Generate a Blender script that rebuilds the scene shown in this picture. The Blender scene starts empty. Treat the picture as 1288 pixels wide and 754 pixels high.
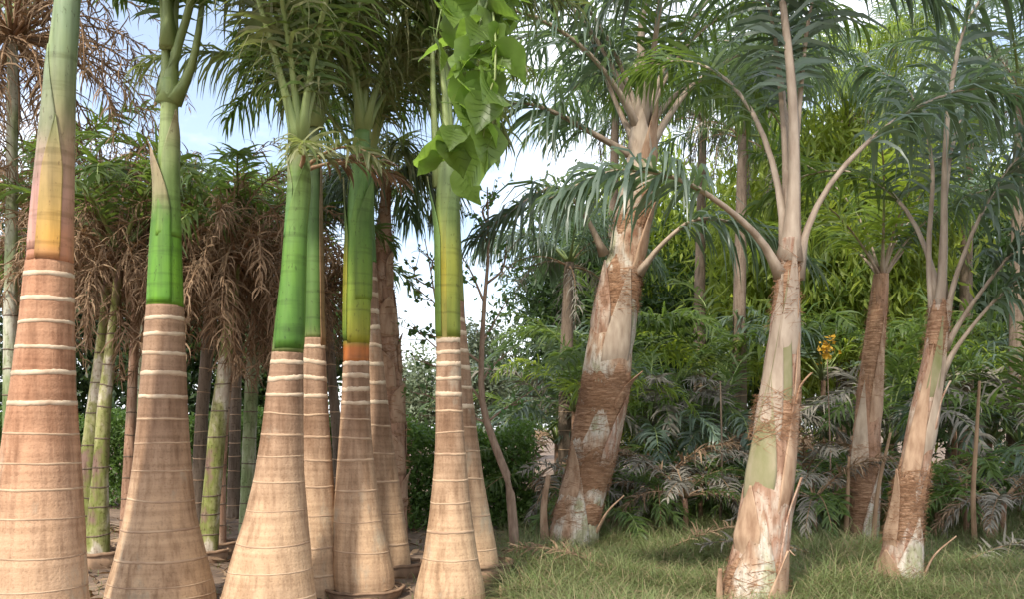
import bpy, math
import numpy as np
R = math.radians
rng = np.random.default_rng(7)
sc = bpy.context.scene

# ------------------------------------------------------------------ camera
F, HY, CX, HC = 1100.0, 540.0, 644.0, 1.2      # focal length / horizon / centre in photo pixels, eye height
cd = bpy.data.cameras.new('camera'); cam = bpy.data.objects.new('camera', cd)
sc.collection.objects.link(cam); sc.camera = cam
cam.location = (0, 0, HC); cam.rotation_euler = (R(90), 0, 0)
cd.sensor_width = 36; cd.lens = 36 * F / 1288; cd.shift_y = (HY - 377) / 1288
cd.clip_start = .05; cd.clip_end = 2000

# ------------------------------------------------------------------ sky, sun, exposure
SUN_EL, SUN_AZ = R(47), R(205)                   # azimuth clockwise from +Y (towards +X)
w = bpy.data.worlds.new('World'); sc.world = w; w.use_nodes = True
nt = w.node_tree; nt.nodes.clear()
out = nt.nodes.new('ShaderNodeOutputWorld'); bg = nt.nodes.new('ShaderNodeBackground')
sky = nt.nodes.new('ShaderNodeTexSky'); sky.sky_type = 'NISHITA'; sky.sun_disc = False
sky.sun_elevation = SUN_EL; sky.sun_rotation = SUN_AZ
sky.air_density = 1.0; sky.dust_density = 2.0; sky.ozone_density = 1.0
tc = nt.nodes.new('ShaderNodeTexCoord'); mp = nt.nodes.new('ShaderNodeMapping')
mp.inputs['Scale'].default_value = (1, 1, 2.2); mp.inputs['Location'].default_value = (1.3, .4, .2)
nz = nt.nodes.new('ShaderNodeTexNoise'); nz.inputs['Scale'].default_value = 2.3; nz.inputs['Detail'].default_value = 7
nz.inputs['Roughness'].default_value = .55
rp = nt.nodes.new('ShaderNodeValToRGB')
rp.color_ramp.elements[0].position = .44; rp.color_ramp.elements[0].color = (.13, .13, .13, 1)
rp.color_ramp.elements[1].position = .62; rp.color_ramp.elements[1].color = (.85, .85, .85, 1)
mx = nt.nodes.new('ShaderNodeMix'); mx.data_type = 'RGBA'
mx.inputs[7].default_value = (8.0, 8.2, 8.6, 1)
L = nt.links.new
L(tc.outputs['Generated'], mp.inputs[0]); L(mp.outputs[0], nz.inputs['Vector']); L(nz.outputs[0], rp.inputs[0])
L(rp.outputs[0], mx.inputs[0]); L(sky.outputs[0], mx.inputs[6]); L(mx.outputs[2], bg.inputs[0])
bg.inputs[1].default_value = .15
L(bg.outputs[0], out.inputs[0])
sd = bpy.data.lights.new('sun', 'SUN'); sd.energy = 2.7; sd.angle = R(3); sd.color = (1, .93, .82)
sun = bpy.data.objects.new('sun', sd); sc.collection.objects.link(sun)
sun.rotation_euler = (R(90) - SUN_EL, 0, math.pi - SUN_AZ)   # light comes from azimuth SUN_AZ
sun.location = (6, 12, 20)
sc.view_settings.view_transform = 'Standard'; sc.view_settings.look = 'None'
sc.view_settings.gamma = 1; sc.view_settings.use_curve_mapping = False
sc.view_settings.exposure = 0.95
sc.cycles.max_bounces = 7; sc.cycles.transmission_bounces = 4; sc.cycles.diffuse_bounces = 4

# ------------------------------------------------------------------ helpers
def W(px, py, d): return np.array([(px - CX) / F * d, d, HC + (HY - py) / F * d])
def GD(py, h=0.): return F * (HC - h) / (py - HY)       # distance of a point on the ground seen at row py
def nrm(v): return v / np.maximum(np.linalg.norm(v, axis=-1, keepdims=True), 1e-9)

class G:
    """collects geometry, optional vertex colours"""
    def __init__(s): s.v = []; s.f = []; s.c = []; s.n = 0
    def add(s, v, f, c=None):
        v = np.asarray(v, float).reshape(-1, 3)
        for a in (f if isinstance(f, list) else [f]): s.f.append(np.asarray(a, int) + s.n)
        s.v.append(v); s.n += len(v)
        s.c.append(np.ones((len(v), 3)) if c is None else np.broadcast_to(np.asarray(c, float), (len(v), 3)))
        return s

def link_mesh(name, g, mat, parent=None, origin=(0, 0, 0), smooth=False, col=False, kind=None):
    V = np.concatenate(g.v) - np.asarray(origin, float)
    me = bpy.data.meshes.new(name)
    me.vertices.add(len(V)); me.vertices.foreach_set('co', V.ravel())
    loops = np.concatenate([a.ravel() for a in g.f])
    sizes = np.concatenate([np.full(len(a), a.shape[1]) for a in g.f])
    starts = np.concatenate([[0], np.cumsum(sizes)[:-1]])
    me.loops.add(len(loops)); me.loops.foreach_set('vertex_index', loops)
    me.polygons.add(len(sizes)); me.polygons.foreach_set('loop_start', starts)
    if smooth: me.polygons.foreach_set('use_smooth', np.ones(len(sizes), bool))
    me.update(calc_edges=True)
    if col:
        at = me.color_attributes.new('Col', 'FLOAT_COLOR', 'POINT')
        C = np.concatenate(g.c); C = np.concatenate([C, np.ones((len(C), 1))], 1)
        at.data.foreach_set('color', C.ravel())
    me.materials.append(mat)
    o = bpy.data.objects.new(name, me); sc.collection.objects.link(o)
    if parent is not None: o.parent = parent
    else: o.location = origin
    if kind: o['kind'] = kind
    return o

def thing(name, label, cat, loc, group=None):
    o = bpy.data.objects.new(name, None); sc.collection.objects.link(o)
    o.location = loc; o.empty_display_size = .1
    o['label'] = label; o['category'] = cat
    if group: o['group'] = group
    return o
def tag(o, label, cat, group=None):
    o['label'] = label; o['category'] = cat
    if group: o['group'] = group
    return o

def grid_faces(rows, cols, wrap=True):
    i = np.arange(rows - 1)[:, None]; j = np.arange(cols if wrap else cols - 1)[None, :]
    j2 = (j + 1) % cols
    return np.stack([i * cols + j, i * cols + j2, (i + 1) * cols + j2, (i + 1) * cols + j], -1).reshape(-1, 4)

def frames(P, az=None):
    T = nrm(np.gradient(P, axis=0))
    B = np.cross(np.array([0, 0, 1.]), T)
    ref = np.array([-math.sin(az), math.cos(az), 0.]) if az is not None else np.array([1., 0, 0])
    prev = ref
    for k in range(len(P)):
        b = B[k]
        if np.linalg.norm(b) < .25: b = prev - T[k] * prev.dot(T[k])
        elif b.dot(prev) < 0 and k > 0: b = -b
        b = b / np.linalg.norm(b); B[k] = b; prev = b
    N = np.cross(T, B)
    return T, B, N

def tube(g, P, r, n=6, c=None, cap=True, az=None, flat=1.):
    P = np.asarray(P, float); r = np.broadcast_to(np.asarray(r, float), (len(P),))
    T, B, N = frames(P, az)
    a = np.linspace(0, 2 * math.pi, n, endpoint=False)
    V = P[:, None] + r[:, None, None] * (np.cos(a)[None, :, None] * B[:, None] + flat * np.sin(a)[None, :, None] * N[:, None])
    f = [grid_faces(len(P), n)]
    if cap: f += [np.arange(n)[::-1][None], (np.arange(n) + (len(P) - 1) * n)[None]]
    g.add(V.reshape(-1, 3), f, c)

def smooth_path(pts, m=16):
    pts = np.asarray(pts, float)
    q = np.vstack([2 * pts[0] - pts[1], pts, 2 * pts[-1] - pts[-2]])
    seg = np.concatenate([[0], np.cumsum(np.linalg.norm(np.diff(pts, axis=0), axis=1))])
    s = np.linspace(0, seg[-1], m); res = []
    for x in s:
        k = min(max(np.searchsorted(seg, x, 'right') - 1, 0), len(pts) - 2)
        t = (x - seg[k]) / max(seg[k + 1] - seg[k], 1e-9)
        a, b, c, d = q[k], q[k + 1], q[k + 2], q[k + 3]
        res.append(.5 * (2 * b + (c - a) * t + (2 * a - 5 * b + 4 * c - d) * t * t + (3 * b - 3 * c + d - a) * t ** 3))
    return np.array(res)

def noise1(x, seed, octs=3):
    r = np.random.default_rng(seed); y = np.zeros_like(x, float)
    for o in range(octs):
        y += np.sin(x * (1 + o) + r.uniform(0, 6.28)) / (1.5 ** o)
    return y / 2

# ------------------------------------------------------------------ materials
def mat_base(name):
    m = bpy.data.materials.new(name); m.use_nodes = True
    n = m.node_tree; b = n.nodes['Principled BSDF']; return m, n, b
def nd(n, t, **k):
    x = n.nodes.new(t)
    for a, v in k.items(): setattr(x, a, v)
    return x
def noise_node(n, scale, detail=4, vec=None, rough=.55):
    z = nd(n, 'ShaderNodeTexNoise'); z.inputs['Scale'].default_value = scale
    z.inputs['Detail'].default_value = detail; z.inputs['Roughness'].default_value = rough
    if vec is not None: n.links.new(vec, z.inputs['Vector'])
    return z.outputs[0]
def ramp(n, fac, stops):
    r = nd(n, 'ShaderNodeValToRGB'); e = r.color_ramp.elements
    while len(e) < len(stops): e.new(.5)
    for k, (p, c) in enumerate(stops): e[k].position = p; e[k].color = (*c, 1) if len(c) == 3 else c
    n.links.new(fac, r.inputs[0]); return r.outputs[0]
def mixc(n, fac, a, b, blend='MIX'):
    x = nd(n, 'ShaderNodeMix'); x.data_type = 'RGBA'; x.blend_type = blend
    for v, i in ((fac, 0), (a, 6), (b, 7)):
        if isinstance(v, (int, float)): x.inputs[i].default_value = v
        elif isinstance(v, tuple): x.inputs[i].default_value = (*v, 1)
        else: n.links.new(v, x.inputs[i])
    return x.outputs[2]
def bump(n, b, h, strength=.3, dist=.01):
    x = nd(n, 'ShaderNodeBump'); x.inputs['Strength'].default_value = strength; x.inputs['Distance'].default_value = dist
    n.links.new(h, x.inputs['Height']); n.links.new(x.outputs[0], b.inputs['Normal'])
def ocoord(n, scale=(1, 1, 1)):
    t = nd(n, 'ShaderNodeTexCoord'); m = nd(n, 'ShaderNodeMapping'); m.inputs['Scale'].default_value = scale
    n.links.new(t.outputs['Object'], m.inputs[0]); return m.outputs[0]

def leaf_mat(name, c1, c2, trans, tw=.4, rough=.45, spec=.4, obj_var=.25):
    """leaf: colour differs from leaf to leaf; light comes through"""
    m, n, b = mat_base(name)
    geo = nd(n, 'ShaderNodeNewGeometry'); oi = nd(n, 'ShaderNodeObjectInfo')
    col = mixc(n, geo.outputs['Random Per Island'], c1, c2)
    nv = noise_node(n, 1.7, 2, ocoord(n))
    hs = nd(n, 'ShaderNodeHueSaturation')
    ma = nd(n, 'ShaderNodeMath', operation='MULTIPLY_ADD'); ma.inputs[1].default_value = obj_var * 2; ma.inputs[2].default_value = 1 - obj_var
    n.links.new(oi.outputs['Random'], ma.inputs[0])
    mb = nd(n, 'ShaderNodeMath', operation='MULTIPLY_ADD'); mb.inputs[1].default_value = .7; mb.inputs[2].default_value = .65
    n.links.new(nv, mb.inputs[0])
    mm = nd(n, 'ShaderNodeMath', operation='MULTIPLY'); n.links.new(ma.outputs[0], mm.inputs[0]); n.links.new(mb.outputs[0], mm.inputs[1])
    n.links.new(mm.outputs[0], hs.inputs['Value']); n.links.new(col, hs.inputs['Color'])
    n.links.new(hs.outputs[0], b.inputs['Base Color'])
    b.inputs['Roughness'].default_value = rough; b.inputs['Specular IOR Level'].default_value = spec
    t = nd(n, 'ShaderNodeBsdfTranslucent')
    hs2 = nd(n, 'ShaderNodeHueSaturation'); hs2.inputs['Color'].default_value = (*trans, 1); n.links.new(mm.outputs[0], hs2.inputs['Value'])
    n.links.new(hs2.outputs[0], t.inputs[0])
    ms = nd(n, 'ShaderNodeMixShader'); ms.inputs[0].default_value = tw
    n.links.new(b.outputs[0], ms.inputs[1]); n.links.new(t.outputs[0], ms.inputs[2])
    n.links.new(ms.outputs[0], n.nodes['Material Output'].inputs[0])
    return m

M = {}
M['frond_green'] = leaf_mat('frond_green', (.06, .11, .028), (.12, .165, .05), (.22, .33, .05), .4)
M['frond_olive'] = leaf_mat('frond_olive', (.085, .12, .04), (.24, .24, .12), (.26, .31, .08), .4)
M['frond_blue'] = leaf_mat('frond_blue', (.075, .12, .085), (.17, .22, .17), (.2, .3, .1), .4, .35, .6)
M['frond_lime'] = leaf_mat('frond_lime', (.1, .17, .03), (.2, .27, .06), (.45, .55, .06), .5)
M['frond_dead'] = leaf_mat('frond_dead', (.13, .085, .055), (.37, .255, .16), (.25, .14, .06), .2, .8, .15)
M['frond_grey'] = leaf_mat('frond_grey', (.16, .15, .12), (.33, .3, .25), (.2, .18, .12), .2, .8, .15)
M['hedge_leaf'] = leaf_mat('hedge_leaf', (.06, .12, .025), (.12, .19, .05), (.2, .34, .05), .4)
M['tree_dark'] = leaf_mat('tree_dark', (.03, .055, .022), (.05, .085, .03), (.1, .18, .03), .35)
M['tree_lime_glow'] = leaf_mat('tree_lime_glow', (.08, .13, .02), (.26, .32, .07), (.5, .58, .07), .5)  # yellow-green leaves, colour lifted to stand in for backlit sun glow
M['tree_far_haze'] = leaf_mat('tree_far_haze', (.13, .17, .1), (.2, .23, .15), (.2, .25, .1), .3)  # distance haze is put into these paler leaf colours
M['branch_leaf'] = leaf_mat('branch_leaf', (.06, .13, .025), (.16, .22, .06), (.3, .48, .06), .45, .4, .35)
M['sapling_leaf'] = leaf_mat('sapling_leaf', (.05, .13, .035), (.09, .18, .05), (.2, .35, .06), .4)
M['grass'] = leaf_mat('grass', (.11, .16, .05), (.24, .26, .12), (.28, .36, .1), .35, .5, .3)
M['grass_dry'] = leaf_mat('grass_dry', (.25, .2, .11), (.36, .3, .17), (.25, .2, .08), .25, .7, .2)
M['yellow'] = leaf_mat('yellow', (.7, .38, .03), (.8, .5, .06), (.6, .35, .03), .3)

def bark_smooth(name, top, low, blotch):
    """royal palm trunk: smooth bark, browner towards the crown, fine vertical cracks"""
    m, n, b = mat_base(name)
    t = nd(n, 'ShaderNodeTexCoord'); s = nd(n, 'ShaderNodeSeparateXYZ'); n.links.new(t.outputs['Object'], s.inputs[0])
    mr = nd(n, 'ShaderNodeMapRange'); mr.inputs[1].default_value = .3; mr.inputs[2].default_value = 1.5
    n.links.new(s.outputs[2], mr.inputs[0])
    c = mixc(n, mr.outputs[0], low, top)
    big = noise_node(n, 2.2, 5, ocoord(n, (1, 1, .6)))
    f = ramp(n, big, [(.42, (0, 0, 0)), (.7, (.7, .7, .7))]); c = mixc(n, f, c, blotch)
    st = noise_node(n, 26, 4, ocoord(n, (1, 1, .06)))
    c = mixc(n, .55, c, ramp(n, st, [(.28, (.42, .36, .32)), (.52, (1, 1, 1)), (.8, (1.14, 1.12, 1.08))]), 'MULTIPLY')
    dk = noise_node(n, 3.1, 6, ocoord(n, (1.6, 1.6, .35)), .65); c = mixc(n, .75, c, ramp(n, dk, [(.34, (.5, .42, .36)), (.5, (1, 1, 1)), (.72, (1.12, 1.1, 1.05))]), 'MULTIPLY')
    sp = noise_node(n, 60, 3, ocoord(n)); c = mixc(n, .35, c, ramp(n, sp, [(.33, (.45, .4, .35)), (.45, (1, 1, 1))]), 'MULTIPLY')
    hz = noise_node(n, 9, 3, ocoord(n, (.12, .12, 3))); c = mixc(n, .6, c, ramp(n, hz, [(.35, (.7, .66, .63)), (.6, (1.05, 1.05, 1.05))]), 'MULTIPLY')
    oi = nd(n, 'ShaderNodeObjectInfo'); va = nd(n, 'ShaderNodeVectorMath', operation='ADD'); cmb = nd(n, 'ShaderNodeCombineXYZ')
    mu = nd(n, 'ShaderNodeMath', operation='MULTIPLY'); mu.inputs[1].default_value = 40; n.links.new(oi.outputs['Random'], mu.inputs[0])
    n.links.new(mu.outputs[0], cmb.inputs[0]); n.links.new(mu.outputs[0], cmb.inputs[2]); n.links.new(ocoord(n, (1, 1, .55)), va.inputs[0]); n.links.new(cmb.outputs[0], va.inputs[1])
    li = noise_node(n, 3.4, 6, va.outputs[0], .65); c = mixc(n, ramp(n, li, [(.58, (0, 0, 0)), (.68, (.55, .55, .55))]), c, (.36, .33, .25))
    l2 = noise_node(n, 2.1, 6, va.outputs[0], .7); c = mixc(n, ramp(n, l2, [(.28, (.7, .7, .7)), (.38, (0, 0, 0))]), c, (.22, .13, .075))
    n.links.new(c, b.inputs['Base Color']); b.inputs['Roughness'].default_value = .8; b.inputs['Specular IOR Level'].default_value = .2
    h = mixc(n, .5, st, sp); bump(n, b, h, .6, .012)
    return m
M['royal_bark'] = bark_smooth('royal_bark', (.28, .175, .115), (.55, .38, .235), (.42, .28, .175))
M['royal_bark_red'] = bark_smooth('royal_bark_red', (.42, .21, .12), (.54, .37, .235), (.44, .28, .175))

def plain(name, c1, c2, scale=12, stretch=(1, 1, 1), rough=.8, bs=.4, bd=.01, spec=.25):
    m, n, b = mat_base(name)
    v = noise_node(n, scale, 5, ocoord(n, stretch))
    c = ramp(n, v, [(.3, c1), (.7, c2)])
    n.links.new(c, b.inputs['Base Color']); b.inputs['Roughness'].default_value = rough; b.inputs['Specular IOR Level'].default_value = spec
    bump(n, b, v, bs, bd); return m
M['scar'] = plain('scar', (.42, .3, .2), (.62, .5, .36), 12, (1, 1, .8), .85, .15)
M['scar_tan'] = plain('scar_tan', (.3, .19, .12), (.56, .4, .26), 5, (1, 1, .5), .85, .2)
M['thin_bark'] = None
def bark_patchy(name, stops, scale, stretch, rough=.85, stops2=None):
    m, n, b = mat_base(name)
    big = noise_node(n, scale, 5, ocoord(n, stretch), .6)
    c = ramp(n, big, stops)
    fine = noise_node(n, 45, 4, ocoord(n, (1, 1, .12)))
    c = mixc(n, .7, c, ramp(n, fine, [(.3, (.5, .45, .4)), (.55, (1, 1, 1)), (.8, (1.12, 1.1, 1.06))]), 'MULTIPLY')
    sp = noise_node(n, 38, 3, ocoord(n)); c = mixc(n, .6, c, ramp(n, sp, [(.33, (.35, .28, .22)), (.42, (1, 1, 1))]), 'MULTIPLY')
    n.links.new(c, b.inputs['Base Color']); b.inputs['Roughness'].default_value = rough; b.inputs['Specular IOR Level'].default_value = .2
    bump(n, b, mixc(n, .5, fine, sp), .5, .01); return m
M['pale_bark'] = bark_patchy('pale_bark', [(.36, (.26, .14, .085)), (.45, (.42, .3, .21)), (.52, (.56, .5, .42)), (.6, (.34, .33, .2)), (.66, (.5, .43, .35)), (.76, (.4, .27, .18))], 3.6, (1, 1, .5))
M['ragged_bark'] = bark_patchy('ragged_bark', [(.34, (.2, .11, .07)), (.44, (.36, .22, .15)), (.5, (.48, .38, .3)), (.56, (.36, .2, .13)), (.66, (.52, .43, .36)), (.76, (.3, .18, .11))], 4.6, (1, 1, .3))
M['brown_bark'] = bark_patchy('brown_bark', [(.3, (.2, .12, .08)), (.5, (.34, .2, .13)), (.7, (.5, .38, .28))], 5, (1, 1, .35))
M['moss_bark'] = bark_patchy('moss_bark', [(.38, (.2, .13, .1)), (.46, (.17, .19, .05)), (.53, (.3, .29, .13)), (.58, (.5, .45, .35)), (.7, (.34, .24, .18))], 3.2, (1, 1, .5))
M['green_bark'] = bark_patchy('green_bark', [(.36, (.12, .17, .06)), (.48, (.26, .3, .16)), (.56, (.46, .45, .36)), (.68, (.3, .24, .18))], 2.6, (1, 1, .4))
M['dark_bark'] = bark_patchy('dark_bark', [(.3, (.1, .075, .055)), (.6, (.2, .15, .11)), (.8, (.3, .25, .2))], 5, (1, 1, .3))
M['twig'] = plain('twig', (.2, .13, .09), (.36, .25, .18), 30, (1, 1, .3))
M['petiole_green'] = plain('petiole_green', (.16, .22, .07), (.28, .33, .12), 9, (1, 1, .3), .5, .1, .004, .4)
M['petiole_pale'] = plain('petiole_pale', (.27, .2, .145), (.47, .38, .29), 14, (1, 1, .3), .65, .3)
M['petiole_dead'] = plain('petiole_dead', (.2, .12, .07), (.38, .25, .15), 14, (1, 1, .3), .8, .3)
M['fibre'] = plain('fibre', (.17, .085, .045), (.36, .2, .11), 30, (1, 1, 1), .9, .5)
M['fibre_mat'] = plain('fibre_mat', (.2, .1, .055), (.46, .29, .18), 26, (.35, .35, 2.2), .95, .9, .02)
M['moss_sheath'] = plain('moss_sheath', (.15, .16, .055), (.36, .3, .205), 5, (1, 1, .5), .8, .3)
M['husk'] = plain('husk', (.24, .14, .085), (.48, .33, .22), 18, (1, 1, .3), .8, .4)
M['planter'] = plain('planter', (.13, .085, .055), (.33, .21, .13), 9, (1, 1, .4), .85, .4)
M['soil'] = plain('soil', (.08, .055, .038), (.17, .12, .085), 16, (1, 1, 1), .95, .9, .03)

def vcol_mat(name, rough=.55, spec=.35):
    m, n, b = mat_base(name)
    a = nd(n, 'ShaderNodeAttribute', attribute_name='Col')
    st = noise_node(n, 20, 4, ocoord(n, (1, 1, .07)))
    c = mixc(n, .8, a.outputs[0], ramp(n, st, [(.3, (.55, .56, .52)), (.55, (1, 1, 1)), (.75, (1.15, 1.14, 1.1))]), 'MULTIPLY')
    hz = noise_node(n, 7, 4, ocoord(n, (.25, .25, 2.2)), .6); c = mixc(n, .7, c, ramp(n, hz, [(.34, (.62, .6, .5)), (.46, (1, 1, 1))]), 'MULTIPLY')
    bl = noise_node(n, 5, 4, ocoord(n, (1, 1, .5))); c = mixc(n, .9, c, ramp(n, bl, [(.33, (.62, .68, .55)), (.52, (1, 1, 1)), (.7, (1.2, 1.12, .95))]), 'MULTIPLY')
    sp = noise_node(n, 48, 2, ocoord(n, (1, 1, .5))); c = mixc(n, .5, c, ramp(n, sp, [(.3, (.3, .22, .15)), (.36, (1, 1, 1))]), 'MULTIPLY')
    n.links.new(c, b.inputs['Base Color']); b.inputs['Roughness'].default_value = rough; b.inputs['Specular IOR Level'].default_value = spec
    bump(n, b, st, .35, .006); return m
M['crownshaft'] = vcol_mat('crownshaft')

# ------------------------------------------------------------------ ground
def ground():
    m, n, b = mat_base('ground_soil')
    v = noise_node(n, 1.3, 6, ocoord(n)); v2 = noise_node(n, 14, 5, ocoord(n))
    c = ramp(n, v, [(.35, (.13, .085, .055)), (.55, (.22, .15, .1)), (.75, (.3, .22, .15))])
    c = mixc(n, .6, c, ramp(n, v2, [(.3, (.4, .37, .33)), (.6, (1, 1, 1))]), 'MULTIPLY')
    n.links.new(c, b.inputs['Base Color']); b.inputs['Roughness'].default_value = .95
    bump(n, b, v2, .8, .03)
    xs = np.unique(np.concatenate([np.linspace(-900, -14, 12), np.linspace(-14, 14, 113), np.linspace(14, 900, 12)]))
    ys = np.unique(np.concatenate([np.linspace(-300, -4, 8), np.linspace(-4, 24, 113), np.linspace(24, 1500, 14)]))
    X, Y = np.meshgrid(xs, ys)
    Z = .02 * np.sin(X * 2.1 + Y) * np.sin(Y * 1.7 - X * .6) + .012 * np.sin(X * 5.3) * np.sin(Y * 4.7 + 1)
    Z = Z * (np.abs(X) < 14) * (Y < 24) - .02
    g = G().add(np.stack([X, Y, Z], -1), grid_faces(len(ys), len(xs), False))
    o = link_mesh('ground', g, m, smooth=True, kind='structure')
ground()

# ------------------------------------------------------------------ fronds
def frond_path(p0, az, el, Ln, sag, side=0., m=14):
    s = np.linspace(0, 1, m); e = el - sag * s ** 1.25; a = az + side * s
    d = np.stack([np.cos(e) * np.cos(a), np.cos(e) * np.sin(a), np.sin(e)], -1)
    P = np.vstack([[0, 0, 0], np.cumsum((d[:-1] + d[1:]) / 2 * Ln / (m - 1), 0)]) + p0
    return P

def leaflets(g, P, n, ll, lw, droop, start=.2, r=rng, plum=.35, fwd=45, az=None, ragged=0., seg=4):
    T, B, N = frames(P, az); m = len(P)
    t = np.repeat(np.linspace(start, .995, n), 2) + r.normal(0, .2 / n, 2 * n); t = np.clip(t, start, 1)
    side = np.tile([1., -1.], n)
    k = t * (m - 1); i = np.minimum(k.astype(int), m - 2); f = (k - i)[:, None]
    at = lambda A: A[i] * (1 - f) + A[i + 1] * f
    p, tt, bb, nn = at(P), nrm(at(T)), nrm(at(B)), nrm(at(N))
    u = (t - start) / (1 - start)
    Ls = ll * np.clip(.55 + 1.6 * u, 0, 1) * (1 - .62 * u ** 2.2) * r.uniform(.8, 1.12, 2 * n)
    if ragged: Ls *= np.where(r.random(2 * n) < ragged, r.uniform(.2, .6, 2 * n), 1)
    fa = np.radians(fwd * (.75 + .5 * u) + r.normal(0, 8, 2 * n))[:, None]
    lift = r.normal(0, plum, 2 * n)[:, None] + .15
    d = nrm(side[:, None] * bb * np.cos(fa) + tt * np.sin(fa) + nn * lift)
    dr = (droop * r.uniform(.6, 1.35, 2 * n))[:, None]
    us = np.linspace(0, 1, seg + 1); wp = np.interp(us, [0, .25, .6, 1], [.55, 1, .85, .04])
    wv = nrm(np.cross(d, nn + .5 * r.normal(0, 1, (2 * n, 3))))
    pts = [p + 0 * d]; dirn = d
    for q in range(seg):
        dirn = nrm(dirn + np.array([0, 0, -1.]) * dr * (q + .6) / seg * .9 + r.normal(0, .08 + .45 * ragged, (2 * n, 3)))
        pts.append(pts[-1] + dirn * (Ls / seg)[:, None])
    V = []
    ww = lw * r.uniform(.75, 1.2, 2 * n)[:, None] / 2
    for q in range(seg + 1):
        V += [pts[q] - wv * ww * wp[q], pts[q] + wv * ww * wp[q]]
    V = np.stack(V, 1)                                    # 2n, 2(seg+1), 3
    base = np.arange(2 * n)[:, None] * 2 * (seg + 1)
    fs = np.concatenate([base + np.array([[2 * q, 2 * q + 1, 2 * q + 3, 2 * q + 2]]) for q in range(seg)], 0)
    g.add(V.reshape(-1, 3), fs)

def frond(root, P, r0, n, ll, lw, droop, mat, pet, start=.2, az=None, r=rng, **k):
    o = np.array(root.location)
    g = G(); m = len(P); s = np.linspace(0, 1, m)
    tube(g, P, r0 * np.maximum(1 - s, .0) ** .8 * .85 + r0 * .12 + r0 * 1.2 * np.exp(-s * 15), 6, az=az, flat=.75)
    fo = link_mesh('frond', g, M[pet], root, o, True)
    g = G(); leaflets(g, P, n, ll, lw, droop, start, r, az=az, **k)
    link_mesh('leaflets', g, M[mat], fo, o, kind='stuff')
    return fo

# ------------------------------------------------------------------ trunks
class Prof:
    """centre line and radius by height, from rows (py, left, right) of a trunk at distance d"""
    def __init__(s, rows, d, lean_y=0.):
        rows = sorted(rows, key=lambda q: -q[0]); a = np.array(rows, float)
        s.z = HC + (HY - a[:, 0]) / F * d; s.x = ((a[:, 1] + a[:, 2]) / 2 - CX) / F * d; s.r = (a[:, 2] - a[:, 1]) / 2 / F * d
        s.d = d; s.ly = lean_y
        s.zz = np.linspace(s.z[0], s.z[-1], 160); k = np.hanning(13); k /= k.sum()
        sm = lambda y: np.convolve(np.pad(np.interp(s.zz, s.z, y), 6, mode='reflect', reflect_type='odd'), k, 'valid')
        s.xx, s.rr = sm(s.x), sm(s.r)
    def at(s, z):
        ex = np.maximum(s.z[0] - z, 0)
        x = np.interp(z, s.zz, s.xx); r = np.interp(z, s.zz, s.rr)
        return x, s.d + s.ly * np.maximum(z, 0), r
    def disp(s, z, a, seed, rough): return 1 + rough * (noise1(a * 2 + 3 * np.sin(z) + seed, seed) + .7 * noise1(z * 9 + a, seed + 5))
    def c(s, z): x, y, r = s.at(z); return np.array([x, y, z])
def zrow(py, d): return HC + (HY - py) / F * d

def trunk_geo(pr, z0, z1, n=48, rows=110, rough=.012, seed=0, bulge=None, ringz=None, colf=None):
    z = np.linspace(z0, z1, rows); x, y, r = pr.at(z); a = np.linspace(0, 2 * math.pi, n, endpoint=False)
    rr = r[:, None] * pr.disp(z[:, None], a[None], seed, rough)
    V = np.stack([x[:, None] + rr * np.cos(a), y + 0 * x[:, None] + rr * np.sin(a) if np.isscalar(y) else y[:, None] + rr * np.sin(a), z[:, None] + 0 * a[None]], -1)
    g = G(); c = None
    if colf is not None: c = colf(z, a).reshape(-1, 3)
    g.add(V.reshape(-1, 3), [grid_faces(rows, n), (np.arange(n) + (rows - 1) * n)[None], np.arange(n)[::-1][None]], c)
    return g

def ring_geo(pr, z, h, seed, proud=.002, n=72, tseed=0, rough=.012, torn=0.):
    r_ = np.random.default_rng(seed); a = np.linspace(0, 2 * math.pi, n, endpoint=False)
    tilt = r_.normal(0, .006) * np.cos(a + r_.uniform(0, 6)) + .0022 * noise1(a * 2, seed)
    e = lambda k: noise1(a * 4, seed + k) * h * .08 + r_.normal(0, h * .035, n)
    lo, hi = z - h / 2 + tilt + e(1), z + h / 2 + tilt + e(2)
    if torn: lo, hi = lo + torn * h * .22 * noise1(a * 2, seed + 7), hi + torn * h * .22 * noise1(a * 2, seed + 8)
    rows = []
    for zz, p in ((lo, -.004), (lo + h * .04, proud), ((lo + hi) / 2, proud), (hi - h * .04, proud), (hi, -.004)):
        x, y, r = pr.at(zz); rr = r * pr.disp(zz, a, tseed, rough) + p
        rows.append(np.stack([x + rr * np.cos(a), y + rr * np.sin(a), zz], -1))
    return G().add(np.concatenate(rows), grid_faces(5, n))

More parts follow.
